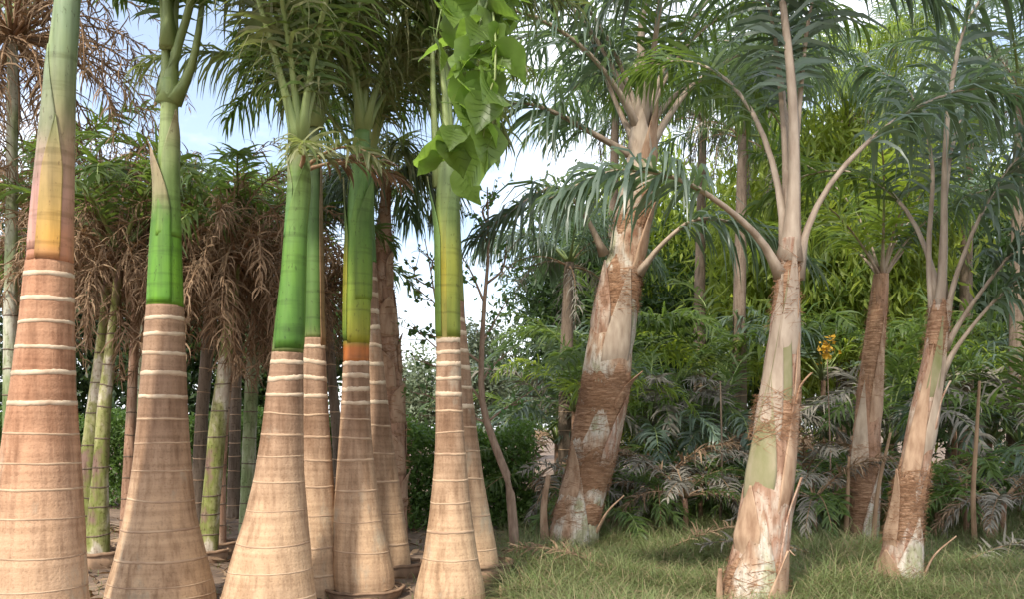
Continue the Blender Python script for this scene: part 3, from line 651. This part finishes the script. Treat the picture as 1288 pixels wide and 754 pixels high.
sapling('small leafy sapling reaching left from behind the rightmost front palm', [W(566, 705, dt) * [1, 1, 0], W(562, 600, dt), W(560, 500, dt), W(556, 430, dt), W(548, 380, dt), W(540, 330, dt), W(534, 300, dt)], .03,
        [(.6, -.35, 0, .12), (.66, -.36, .05, .3), (.7, -.3, .1, .1), (.78, -.22, 0, .3), (.86, -.2, .05, .22), (.93, -.1, 0, .2), (.5, -.3, 0, .1)], 72, 22)

# ------------------------------------------------------------------ overhanging branch with broad leaves
def overhang():
    r = np.random.default_rng(81)
    root = thing('broad_leaved_tree', 'branch with broad bright green leaves hanging into view at upper centre', 'tree', (2.2, -2.6, 0)); o = np.array(root.location)
    g = G(); tube(g, smooth_path([(2.2, -2.6, -.1), (2.3, -2.5, 2), (2.1, -1.6, 4.5), (2.0, .4, 7.0), (2.0, 1.8, 8.8)], 16), np.linspace(.2, .06, 16), 12); link_mesh('trunk', g, M['dark_bark'], root, o, True)
    g = G(); tube(g, smooth_path([(2.1, -1.6, 4.5), (1.2, -.2, 5.2), (.4, 1.3, 4.6), (-.1, 2.4, 2.75)], 16), np.linspace(.08, .012, 16), 8); link_mesh('limb', g, M['dark_bark'], root, o, True)
    C = clumps((2.3, 2.0, 8.6), (4.2, 4.4, 1.5), 170, r, .1); g = G(); leaf_cloud(g, C, 9000, .15, .32, r, .8); link_mesh('crown', g, M['hedge_leaf'], root, o, kind='stuff')  # unseen crown above the view, added to cast shade over the right-hand palms
    for k in range(9):
        e = C[r.integers(0, len(C))]; b = np.array([2.0, .4 + .1 * k, 7. + .12 * k]); g = G(); tube(g, smooth_path([b, (b + e) / 2 + [0, 0, .3], e], 8), np.linspace(.06, .012, 8), 7); link_mesh('limb', g, M['dark_bark'], root, o, True)
    # broad pointed leaf, slightly folded
    u = np.linspace(0, 1, 15); wd = 1.02 * np.sqrt(np.clip(1 - (np.clip(u / .42, 0, 2) - 1) ** 2, 0, 1)) ** .9; wd = np.where(u > .42, np.interp(u, [.42, .6, .75, .88, 1], [1.02, .82, .5, .22, .01]), np.maximum(wd, .1))
    V = []
    for q, ww in zip(u, wd):
        for t in np.linspace(-1, 1, 9): V.append((t * ww * .5, q - .14 * abs(t) ** 2 * max(0, 1 - q * 3), .16 * abs(t) ** 1.4 * ww + .025 * math.sin(q * 17 + t * 5) * abs(t) - .3 * q * q))
    g = G().add(np.array(V), grid_faces(15, 9, False))
    tube(g, [(0, -.45, .1), (0, -.2, .03), (0, 0, .0)], [.012, .01, .012], 4)
    for q in range(5):          # raised veins
        y0_ = .08 + q * .16
        for sd_ in (-1, 1): tube(g, [(0, y0_, .006 - .3 * y0_ ** 2), (sd_ * .18 * wd[3 + q * 2], y0_ + .1, .05 * wd[3 + q * 2] + .004 - .3 * (y0_ + .1) ** 2), (sd_ * .36 * wd[3 + q * 2], y0_ + .17, .12 * wd[3 + q * 2] - .3 * (y0_ + .17) ** 2)], [.006, .005, .003], 3, cap=False)
    D = 2.35
    sprays = [[(630, -60), (606, 20), (594, 80), (580, 140), (556, 200)], [(600, -60), (560, 0), (548, 50)], [(625, 20), (612, 80), (600, 140), (590, 200)], [(624, 60), (614, 120), (606, 190)], [(580, -60), (578, 20), (572, 70)]]
    lim = np.array([-.1, 2.4, 2.75]); proto = None
    for k, s in enumerate(sprays):
        dd = D + r.normal(0, .12)
        P = smooth_path([lim if k else lim] + [W(x, y, dd) for x, y in s], 14); gt = G(); tube(gt, P, np.linspace(.006, .002, 14), 5)
        tw = link_mesh('twig', gt, M['petiole_green'], root, o, True)
        n = [34, 16, 28, 22, 16][k]
        for q in range(n):
            b = P[3 + int(q / n * 10.99)] + r.normal(0, .012, 3)
            if proto is None:
                lf = proto = link_mesh('leaf', g, M['branch_leaf'], root, (0, 0, 0), True)
            else:
                lf = proto.copy(); sc.collection.objects.link(lf); lf.parent = root
            sz = r.uniform(.055, .125)
            lf.location = b - o; lf.scale = (sz * .95, sz, sz)
            lf.rotation_euler = (R(r.normal(-45, 30)), R(r.normal(0, 30)), R(r.normal(180, 75)))
            gp = None
overhang()

# ------------------------------------------------------------------ RIGHT: rough palms
def rough_palm(label, rows, d, top_y, mat, patches, bases, seed, fibre_n=900, name='ragged_palm', lean_y=0.):
    pr = Prof(rows, d, lean_y); r = np.random.default_rng(seed)
    root = thing(name, label, 'palm tree', (pr.at(0)[0], d, 0), 'ragged palms in the grass'); o = np.array(root.location)
    zt = zrow(top_y, d)
    link_mesh('trunk', trunk_geo(pr, -.06, zt, 48, 130, .055, seed), M[mat], root, o, True)
    for (ya, yb, nn) in patches:
        za, zb_ = zrow(ya, d), zrow(yb, d)
        link_mesh('fibre_mat', ring_geo(pr, (za + zb_) / 2, zb_ - za, seed + ya, .0035, 96, seed, .055, 1.9), M['fibre_mat'], root, o)
        link_mesh('fibre', fibre_geo(pr, za - .03, zb_ + .03, nn, .12, r, .005, .6, .02), M['fibre'], root, o, kind='stuff')
    for (ya, yb, am, wd, add, to, m) in bases:
        cc = lambda s, q: np.ones((len(s), len(q), 3))
        link_mesh('leaf_base', sheath_geo(pr, zrow(ya, d), zrow(yb, d), am, wd, add, to, cc, 13, 24, .012, .3, .3), M[m], root, o, True)
    return root, pr, zt

dA = 9.0
rA, prA, zA = rough_palm('stout leaning palm with pale bark and brown fibre bands left in the grass', [(695, 686, 752), (670, 690, 752), (640, 699, 757), (600, 712, 768), (550, 721, 779), (500, 729, 789), (450, 737, 794), (400, 746, 800), (350, 757, 806), (300, 769, 815), (250, 779, 823), (200, 789, 826), (170, 793, 826), (120, 798, 822)],
    dA, 165, 'pale_bark', [(612, 566, 900), (540, 480, 300), (510, 474, 420), (392, 345, 700), (285, 250, 300), (655, 632, 250)],
    [(705, 600, FRONT - .4, 1.9, .01, .0, 'pale_bark'), (480, 340, FRONT + .25, 1.3, .012, .0, 'petiole_pale'), (350, 240, FRONT + 1.2, 1.6, .015, .25, 'husk'), (430, 330, FRONT - 1.0, 1.4, .02, .2, 'ragged_bark'), (600, 500, FRONT + .9, 1.2, .018, .15, 'ragged_bark'), (640, 560, FRONT - .9, 1.2, .018, .25, 'husk'), (300, 180, FRONT - .7, 1.8, .012, .0, 'petiole_pale'), (235, 122, FRONT - .6, 2.4, .008, .12, 'petiole_pale'), (228, 130, FRONT + .9, 2.2, .01, .2, 'husk'), (525, 468, FRONT + 1.3, 1.8, .02, .5, 'fibre_mat')], 101)
for pts, r0 in [([(803, 200, dA), (750, 170, dA - .1), (690, 138, dA - .3), (640, 130, dA - .4)], .045), ([(815, 190, dA), (845, 140, dA), (880, 100, dA + .1), (960, 60, dA + .2)], .05), ([(800, 180, dA), (775, 130, dA + .1), (745, 50, dA + .1), (720, -30, dA)], .04), ([(808, 170, dA), (806, 90, dA), (812, 0, dA), (850, -90, dA - .1)], .06),
               ([(760, 320, dA), (735, 270, dA - .2), (700, 235, dA - .4), (650, 260, dA - .6)], .035), ([(803, 345, dA - .1), (835, 305, dA - .2), (880, 275, dA - .3), (950, 290, dA - .4)], .035)]:
    frond(rA, pathpx(pts + [(2 * pts[-1][0] - pts[-2][0], pts[-1][1] + 40, pts[-1][2])]), r0, 56, .85, .036, 1.2, 'frond_blue', 'petiole_pale', .3)
crown(rA, W(808, 170, dA), 12, 62, 3.3, 100, .035, 60, .85, .036, 1.2, ['frond_blue', 'frond_blue', 'frond_green'], 'petiole_pale', r=np.random.default_rng(11), el_var=14)

dB = 6.0
rB, prB, zB = rough_palm('tall slender palm with peeling bark in the middle of the grass', [(775, 900, 985), (754, 907, 985), (700, 920, 987), (650, 929, 991), (600, 938, 996), (550, 946, 1000), (500, 954, 1003), (450, 962, 1004), (400, 969, 1004), (360, 976, 1003), (320, 980, 1003), (280, 984, 1005)],
    dB, 300, 'ragged_bark', [(750, 710, 250), (548, 500, 450), (400, 330, 250)],
    [(790, 640, FRONT - .3, 1.7, .012, .0, 'pale_bark'), (790, 690, FRONT + .8, 1.5, .02, .06, 'husk'), (700, 610, FRONT - .9, 1.2, .016, .08, 'husk'), (690, 420, FRONT + .8, 1.1, .012, .0, 'husk'), (610, 330, FRONT - .7, 1.4, .01, .0, 'petiole_pale'), (650, 470, FRONT - .75, 1.5, .009, .0, 'moss_sheath'), (560, 340, FRONT - .2, 1.2, .007, .0, 'moss_sheath'), (740, 600, FRONT + 1.0, 1.0, .02, .2, 'ragged_bark'), (520, 470, FRONT + 1.2, 1.2, .02, .3, 'fibre_mat'), (480, 300, FRONT + .3, 1.6, .012, .0, 'petiole_pale'), (440, 290, FRONT + 1.4, 1.5, .012, .0, 'husk')], 102)
for pts, r0, mt in [([(994, 330, dB), (999, 220, dB), (996, 110, dB), (984, 0, dB), (968, -100, dB), (900, -150, dB)], .05, 'frond_blue'), ([(997, 300, dB + .03), (1004, 150, dB + .1), (1022, 0, dB + .1), (1060, -55, dB), (1120, -50, dB - .1), (1190, 10, dB - .1)], .026, 'frond_blue'), ([(990, 310, dB + .04), (985, 150, dB + .2), (965, 0, dB + .2), (915, -60, dB + .1), (840, -50, dB), (760, 10, dB)], .026, 'frond_blue'), ([(1000, 350, dB), (1020, 275, dB), (1065, 205, dB), (1140, 142, dB + .1), (1230, 110, dB + .2), (1310, 130, dB + .3)], .032, 'frond_blue'),
                ([(984, 350, dB), (955, 300, dB - .1), (905, 255, dB - .2), (845, 222, dB - .3), (770, 215, dB - .4), (690, 250, dB - .5)], .032, 'frond_blue')]:
    frond(rB, pathpx(pts), r0, 64, .75, .034, 1.3, mt, 'petiole_pale', .42)
crown(rB, W(992, 310, dB), 2, 82, 3.2, 90, .03, 56, .75, .034, 1.3, ['frond_blue', 'frond_green'], 'petiole_pale', azs=[1.3, 2.0], r=np.random.default_rng(12), start=.35)

dC = 6.75
rC, prC, zC = rough_palm('palm forking into several long stalks at the right in the grass', [(745, 1094, 1160), (735, 1099, 1157), (700, 1108, 1157), (650, 1120, 1158), (600, 1130, 1166), (550, 1139, 1174), (500, 1150, 1181), (450, 1161, 1188), (410, 1168, 1192), (370, 1174, 1194)],
    dC, 385, 'ragged_bark', [(672, 596, 900), (745, 715, 250), (440, 390, 200)],
    [(765, 650, FRONT + .4, 2.2, .012, .0, 'pale_bark'), (755, 690, FRONT - 1., 1.9, .02, .15, 'husk'), (640, 430, FRONT - .6, 1.2, .012, .0, 'husk'), (700, 590, FRONT - 1.2, 1.0, .02, .2, 'husk'), (560, 480, FRONT + 1.1, 1.1, .014, .2, 'ragged_bark'), (520, 400, FRONT - .1, .9, .012, .0, 'moss_sheath'), (600, 420, FRONT + .5, 1.2, .012, .0, 'petiole_pale')], 103)
for pts, r0 in [([(1180, 420, dC), (1187, 320, dC), (1188, 220, dC), (1195, 120, dC), (1218, 20, dC), (1265, -20, dC), (1320, 30, dC)], .035), ([(1184, 430, dC), (1205, 340, dC - .1), (1250, 240, dC - .2), (1310, 170, dC - .3), (1380, 150, dC - .3)], .03), ([(1187, 440, dC), (1225, 380, dC - .1), (1288, 300, dC - .3), (1360, 240, dC - .5)], .028),
                ([(1180, 480, dC), (1205, 435, dC - .1), (1250, 380, dC - .2), (1300, 340, dC - .3), (1370, 310, dC - .4)], .028), ([(1176, 430, dC), (1168, 320, dC + .1), (1172, 200, dC + .2), (1140, 110, dC + .4), (1080, 80, dC + .6)], .028)]:
    frond(rC, pathpx(pts), r0, 60, .75, .034, 1.4, 'frond_blue', 'petiole_pale', .45)
crown(rC, W(1184, 380, dC), 2, 78, 2.8, 100, .025, 52, .65, .034, .9, ['frond_blue', 'frond_green'], 'petiole_pale', azs=[.9, 1.8], r=np.random.default_rng(13), start=.35)

dD = 9.4
rD, prD, zD = rough_palm('shorter ragged palm standing farther back between two grass palms', [(690, 1064, 1102), (640, 1066, 1104), (560, 1072, 1106), (480, 1080, 1109), (400, 1092, 1114), (340, 1100, 1118)],
    dD, 345, 'brown_bark', [(660, 560, 700), (500, 380, 400)], [(620, 480, FRONT - .8, 1.3, .012, 0, 'petiole_pale'), (560, 400, FRONT + .4, 1.3, .012, 0, 'husk'), (700, 590, FRONT + .6, 1.9, .012, .05, 'pale_bark')], 104)
crown(rD, W(1109, 350, dD), 11, 68, 2.3, 90, .016, 60, .6, .03, .9, ['frond_green', 'frond_lime', 'frond_blue'], 'petiole_pale', r=np.random.default_rng(14), start=.16, el_var=14)

# dead stubs and stalks sticking out of the grass
def stub(label, pts, r0, name='dead_leaf_stalk'):
    P = pathpx(pts); g = G(); tube(g, P, np.linspace(r0, r0 * .45, 16), 8, flat=.55)
    root = link_mesh(name, g, M['husk'], None, tuple(P[0] * [1, 1, 0]), True); tag(root, label, 'leaf stalk', 'dead stalks in the grass')
stub('upright brown dead leaf stalk left of the stout leaning palm', [(686, 690, 8.9), (684, 640, 8.9), (690, 598, 8.85)], .05)
stub('pale curved dead stalk right of the stout leaning palm', [(748, 675, 8.9), (764, 645, 8.8), (785, 624, 8.75)], .028)
stub('pale pointed dead stalk right of the forking palm', [(1158, 735, 6.7), (1175, 700, 6.65), (1203, 675, 6.6)], .02)
stub('small curled dead stalk right of the slender middle palm', [(975, 725, 6.05), (985, 690, 5.95), (1000, 700, 5.9)], .016)
stub('short brown stub left of the slender middle palm', [(906, 770, 5.9), (905, 740, 5.9), (906, 716, 5.88)], .03)
for k, (pts, lb) in enumerate([([(1226, 690, 8.8), (1224, 620, 8.8), (1228, 555, 8.8), (1232, 480, 8.8)], 'thin straight brown pole at the far right'), ([(1063, 690, 9.2), (1066, 630, 9.2), (1068, 575, 9.2)], 'thin pole left of the shorter ragged palm'), ([(1098, 690, 9.0), (1104, 620, 9.0), (1120, 545, 9.0)], 'thin slanted pole between shorter ragged palm and forking palm'), ([(905, 680, 10.5), (908, 580, 10.5), (906, 480, 10.5)], 'thin grey stem left of the slender middle palm')]):
    P = pathpx(pts); P[0, 2] = -.03; g = G(); tube(g, P, np.linspace(.03, .014, 16) * (.6 if k == 3 else 1), 8); o = link_mesh('thin_pole', g, M['petiole_dead' if k != 3 else 'dark_bark'], None, tuple(P[0] * [1, 1, 0]), True); tag(o, lb, 'pole', 'thin poles in the undergrowth')

# understorey palms: prototypes copied with their fronds
def small_palm(seed, n, Ln, el, sag, ll, lw, droop, mats, pet, stem, sm='brown_bark'):
    r = np.random.default_rng(seed); root = thing('undergrowth_palm', 'x', 'palm', (0, 0, 0), 'undergrowth palms on the right')
    g = G(); tube(g, [(0, 0, -.05), (.01, 0, stem * .5), (0, .01, stem)], [.05, .04, .035], 8); link_mesh('stem', g, M[sm], root, (0, 0, 0), True)
    crown(root, (0, 0, stem), n, el, Ln, sag, .014, 38, ll, lw, droop, mats, pet, r=r, el_var=16, start=.18)
    return root
def dup(root, loc, rz, sc_, label):
    c = root.copy(); sc.collection.objects.link(c); c.location = loc; c.rotation_euler = (0, 0, rz); c.scale = (sc_,) * 3; c['label'] = label
    for ch in root.children:
        k = ch.copy(); sc.collection.objects.link(k); k.parent = c
        for g in ch.children:
            q = g.copy(); sc.collection.objects.link(q); q.parent = k
    return c
protos = [small_palm(201, 11, 1.5, 55, 95, .38, .03, .5, ['frond_green', 'frond_green', 'frond_blue'], 'petiole_green', .25),
          small_palm(202, 13, 1.9, 62, 100, .45, .032, .6, ['frond_green', 'frond_blue', 'frond_grey'], 'petiole_green', .9),
          small_palm(203, 12, 1.3, 25, 75, .3, .022, .6, ['frond_grey', 'frond_dead', 'frond_green', 'frond_grey'], 'petiole_dead', .55),
          small_palm(204, 13, 2.3, 65, 105, .55, .036, .7, ['frond_green', 'frond_lime', 'frond_blue'], 'petiole_green', 1.8)]
spots = [(670, 10.8, 2, 1., 'greyish undergrowth palm left of the stout leaning palm'), (700, 13, 1, 1.1, 'undergrowth palm just behind the stout leaning palm'), (722, 12, 3, .8, 'tall undergrowth palm at the left border of the thicket'),
         (790, 11.2, 0, 1.1, 'green undergrowth palm right of the stout leaning palm'), (830, 10.4, 2, .9, 'dry grey undergrowth palm with drooping fronds right of the stout palm'), (840, 13, 1, 1.1, 'green undergrowth palm midway between stout and slender palms'), (880, 11, 2, 1., 'dry undergrowth palm left of the slender middle palm'), (910, 12.2, 1, 1.0, 'undergrowth palm behind the slender middle palm'),
         (900, 14.5, 3, 1.1, 'tall undergrowth palm deep behind the slender palm'), (1025, 9.4, 2, .8, 'grey feathery undergrowth palm right of the slender middle palm'), (1040, 11.5, 0, 1.2, 'leafy undergrowth palm behind the gap right of the slender palm'), (1035, 14, 3, 1.1, 'tall undergrowth palm behind the shorter ragged palm'), (1140, 10.6, 2, .9, 'dry undergrowth palm behind the forking palm'), (1150, 12.5, 1, 1.1, 'undergrowth palm deep behind the forking palm'),
         (1200, 13.5, 3, 1.0, 'tall undergrowth palm right of the forking palm'), (1225, 10.8, 0, 1.2, 'green undergrowth palm near the thin pole at far right'), (1262, 9.2, 2, .8, 'low dry undergrowth palm at the right edge'), (1285, 11.5, 1, 1.1, 'undergrowth palm at the right edge behind the dry one'), (1310, 13.5, 3, 1.1, 'tall undergrowth palm half outside the right edge'), (760, 14.5, 3, 1.1, 'tall undergrowth palm between the stout palm and the thicket'),
         (735, 10.6, 2, .85, 'dry drooping undergrowth palm half behind the stout palm foot'), (765, 9.9, 0, .75, 'low green undergrowth palm close right of the stout palm foot'), (862, 9.7, 2, .8, 'low grey undergrowth palm in the open grass left of the slender palm'), (815, 12.2, 1, 1.0, 'green undergrowth palm above the pale curved stalk'), (1010, 10.6, 2, .95, 'grey undergrowth palm touching the slender palm on its right'), (1050, 10.0, 0, .8, 'low green undergrowth palm left of the shorter ragged palm'), (1120, 12, 1, 1.1, 'green undergrowth palm between the shorter ragged palm and the forking palm'), (1180, 10.2, 0, .9, 'low green undergrowth palm right behind the forking palm'), (1245, 12.3, 1, 1.1, 'green undergrowth palm behind the pole at far right'), (1215, 9.6, 2, .75, 'low dry undergrowth palm at the foot of the far right pole'), (960, 11.4, 0, 1.1, 'leafy undergrowth palm peeking out left of the slender palm trunk'), (890, 13.2, 0, 1.5, 'large leafy undergrowth palm deep left of the slender palm')]
usedp = set(); r_ = np.random.default_rng(55)
for px, d, k, s, lb in spots:
    loc = (W(px, 0, d)[0], d, 0); rz = r_.uniform(0, 6.28)
    if k not in usedp:
        usedp.add(k); o = protos[k]; o.location = loc; o.rotation_euler = (0, 0, rz); o.scale = (s,) * 3; o['label'] = lb
    else: dup(protos[k], loc, rz, s, lb)

# dry fronds fallen on the grass
for k, (px, d, az, ln, lb) in enumerate([(1040, 7.6, 2.9, 1.1, 'pale dry fallen frond on the grass between the slender and forking palms'), (840, 8.3, .3, 1.2, 'dry fallen frond on the grass between the stout and slender palms'), (1215, 7.5, .2, 1.0, 'dry fallen frond on the grass right of the forking palm'), (760, 7.2, 2.6, .9, 'brown fallen frond on the grass in front of the stout palm')]):
    p0 = np.array([W(px, 0, d)[0], d, .06]); rt = thing('fallen_frond', lb, 'palm frond', tuple(p0 * [1, 1, 0]), 'dry fallen fronds on the grass')
    frond(rt, frond_path(p0, az, R(22), ln, R(36), .3), .012, 40, .26, .018, .35, ['frond_grey', 'frond_dead'][k % 2], 'petiole_dead', .12, az, np.random.default_rng(600 + k), ragged=.15)

# tall palms deeper in the thicket
for k, (px, d, ty, lb, gm) in enumerate([(712, 12.5, 330, 'brown-trunked palm at the left border of the thicket', 'frond_blue'), (880, 15.5, 150, 'tall dark palm in the thicket left of the slender palm', 'frond_blue'), (930, 13.5, 170, 'dark-trunked palm just left behind the slender palm', 'frond_blue'), (1060, 15, 150, 'tall palm in the thicket right of the slender palm', 'frond_lime'), (1215, 14.5, 110, 'tall palm in the thicket right of the forking palm', 'frond_blue'), (1280, 12, 120, 'tall palm at the right edge of the thicket', 'frond_blue'), (1120, 17, 60, 'tallest palm far back in the thicket', 'frond_lime'), (770, 16, 130, 'tall palm in the thicket behind the stout leaning palm', 'frond_green')]):
    h = zrow(ty, d); hw = .1 / d * F
    TP(lb, [(HY + HC / d * F, px - hw * 1.3, px + hw * 1.3), ((ty + 600) / 2, px - hw, px + hw), (ty, px - hw * .7 + 4, px + hw * .7 + 4)], 0, 'dark_bark', 6, 11 if k else 7, seed=300 + k, d=d, group='tall palms in the right thicket', gmat=gm, gl=2.6 if k else 1.5, name='thicket_palm', el=52, dmat='frond_grey', lln=.75, ldr=1.5)
# broadleaf trees behind
for k, (px, d, h, cz, cr, mt, lb) in enumerate([(730, 19, 7, 3.6, (1.3, 1.2, 2.9), 'tree_dark', 'dark tree at the left border of the thicket'), (805, 21, 8, 4.6, (2.0, 1.5, 3.8), 'tree_lime_glow', 'bright-leaved tree behind the stout leaning palm'), (880, 20, 6, 3.4, (2.2, 1.5, 2.9), 'tree_dark', 'dark tree behind the left thicket'), (960, 22, 8, 4.8, (2.2, 1.5, 4.0), 'tree_lime_glow', 'bright-leaved tree behind the slender middle palm'),
        (1040, 19, 8, 4.6, (1.9, 1.5, 3.6), 'tree_lime_glow', 'glowing yellow-green tree right of the slender middle palm'), (1120, 20.5, 8.5, 5, (2.0, 1.5, 4.2), 'tree_lime_glow', 'glowing yellow-green tree behind the forking palm'), (1190, 19, 6, 3.6, (2.0, 1.5, 2.9), 'tree_dark', 'dark tree behind the right thicket'), (1270, 20, 8, 4.6, (2.2, 1.5, 3.6), 'tree_dark', 'dark tall tree at the right edge'), (1340, 22, 8, 5, (2.2, 1.5, 4), 'tree_lime_glow', 'bright tree just beyond the right edge'), (1075, 14.8, 7, 4.6, (1.3, .9, 2.0), 'tree_lime_glow', 'nearest glowing yellow-green tree behind the arching frond of the slender palm'), (1000, 16, 7, 4.6, (1.1, .9, 1.8), 'tree_lime_glow', 'yellow-green tree straight behind the slender middle palm'), (800, 24, 7, 3.6, (2.2, 1.5, 3.2), 'tree_dark', 'dark low tree far behind the stout palm')]):
    tree(lb, W(px, 0, d)[0], d, h, cr, cz, 15000, .3 if mt == 'tree_lime_glow' else .2, mt, 400 + k, group='trees behind the right thicket', clump=90, spread=.45, name='broadleaf_tree', asp=.2 if mt == 'tree_lime_glow' else .35, hang=1.6 if mt == 'tree_lime_glow' else .6)
# yellow fruit
g = G(); r_ = np.random.default_rng(9); C = W(1040, 440, 10.5) + r_.normal(0, .055, (24, 3)); leaf_cloud(g, C, 70, .06, .03, r_, .8)
P0 = np.array([W(1046, 0, 10.5)[0], 10.5, -.02]); root = thing('flowering_plant', 'thin stem with yellow flower cluster right of the slender middle palm', 'plant', tuple(P0))
link_mesh('flower_cluster', g, M['yellow'], root, P0, kind='stuff'); g = G(); tube(g, smooth_path([P0, W(1044, 560, 10.5), W(1040, 440, 10.5)], 8), np.linspace(.012, .005, 8), 6); link_mesh('stem', g, M['twig'], root, P0, True)

# ------------------------------------------------------------------ grass and litter
def blades(name, n, fx, fy, hmin, hmax, mat, label, cat, seed, w=.006, bend=.8, clump=None, dens=None):
    r = np.random.default_rng(seed)
    x = r.uniform(*fx, n); y = fy[0] + (fy[1] - fy[0]) * r.random(n) ** 1.3
    if dens is not None: k = r.random(n) < dens(x, y); x, y = x[k], y[k]; n = len(x)
    tf = .5 + .6 * np.sin(x * 2.3 + 1.5 * np.sin(y * 1.9)) * np.sin(y * 2.7 + 1.3 * np.sin(x * 1.3))
    h = r.uniform(hmin, hmax, n) * (.45 + .8 * tf); a = r.uniform(0, 6.28, n); d = np.stack([np.cos(a), np.sin(a), 0 * a], -1); s = np.stack([-np.sin(a), np.cos(a), 0 * a], -1)
    p = np.stack([x, y, np.full(n, -.03)], -1); V = []; b = r.uniform(.3, 1.3, n) * bend
    for u, ww in ((0, 1), (.35, .9), (.7, .65), (1, .05)):
        c = p + np.array([0, 0, 1.]) * np.maximum(h * (u - .45 * b * u * u), .01 * u)[:, None] + d * (h * b * u * u * .9)[:, None]
        hw = (w * r.uniform(.7, 1.3, n) * ww / 2)[:, None]; V += [c - s * hw, c + s * hw]
    V = np.stack(V, 1); q = np.arange(n)[:, None] * 8
    g = G().add(V.reshape(-1, 3), np.concatenate([q + np.array([[2 * k, 2 * k + 1, 2 * k + 3, 2 * k + 2]]) for k in range(3)]))
    o = link_mesh(name, g, M[mat], kind='stuff'); o['label'] = label; o['category'] = cat
gd = lambda x, y: np.clip((x / y + .0) * 16 + .3, 0, 1)
blades('grass', 200000, (-.6, 8.5), (4.6, 14), .16, .46, 'grass', 'long tangled green grass under the right-hand palms', 'grass', 91, .0055, 2.1, dens=gd)
blades('dry_grass', 48000, (-.3, 8.5), (4.6, 13), .16, .46, 'grass_dry', 'dry straw-coloured blades among the green grass', 'grass', 92, .006, 1.8, dens=gd)
blades('weeds', 1800, (-4.8, -.1), (5.5, 11), .05, .14, 'grass', 'short green weeds between the left-hand planters', 'grass', 93, .006)
def litter():
    r = np.random.default_rng(94); n = 4200; x = r.uniform(-5.5, 5.5, n); y = r.uniform(4.8, 12, n); g = G()
    a = r.uniform(0, 6.28, n); u = np.stack([np.cos(a), np.sin(a), r.normal(0, .25, n)], -1); v = np.stack([-np.sin(a), np.cos(a), r.normal(0, .3, n)], -1)
    s = r.uniform(.02, .11, n)[:, None]; p = np.stack([x, y, r.uniform(.0, .03, n)], -1); ww = r.uniform(.12, .35, n)[:, None]
    V = np.stack([p - u * s, p + v * s * ww + [0, 0, .008], p + u * s, p - v * s * ww], 1); q = np.arange(n)[:, None] * 4
    g.add(V.reshape(-1, 3), np.concatenate([q + [[0, 1, 2]], q + [[0, 2, 3]]]))
    o = link_mesh('leaf_litter', g, M['frond_dead'], kind='stuff'); o['label'] = 'dry brown leaf litter on the soil under the palms'; o['category'] = 'leaf litter'
litter()
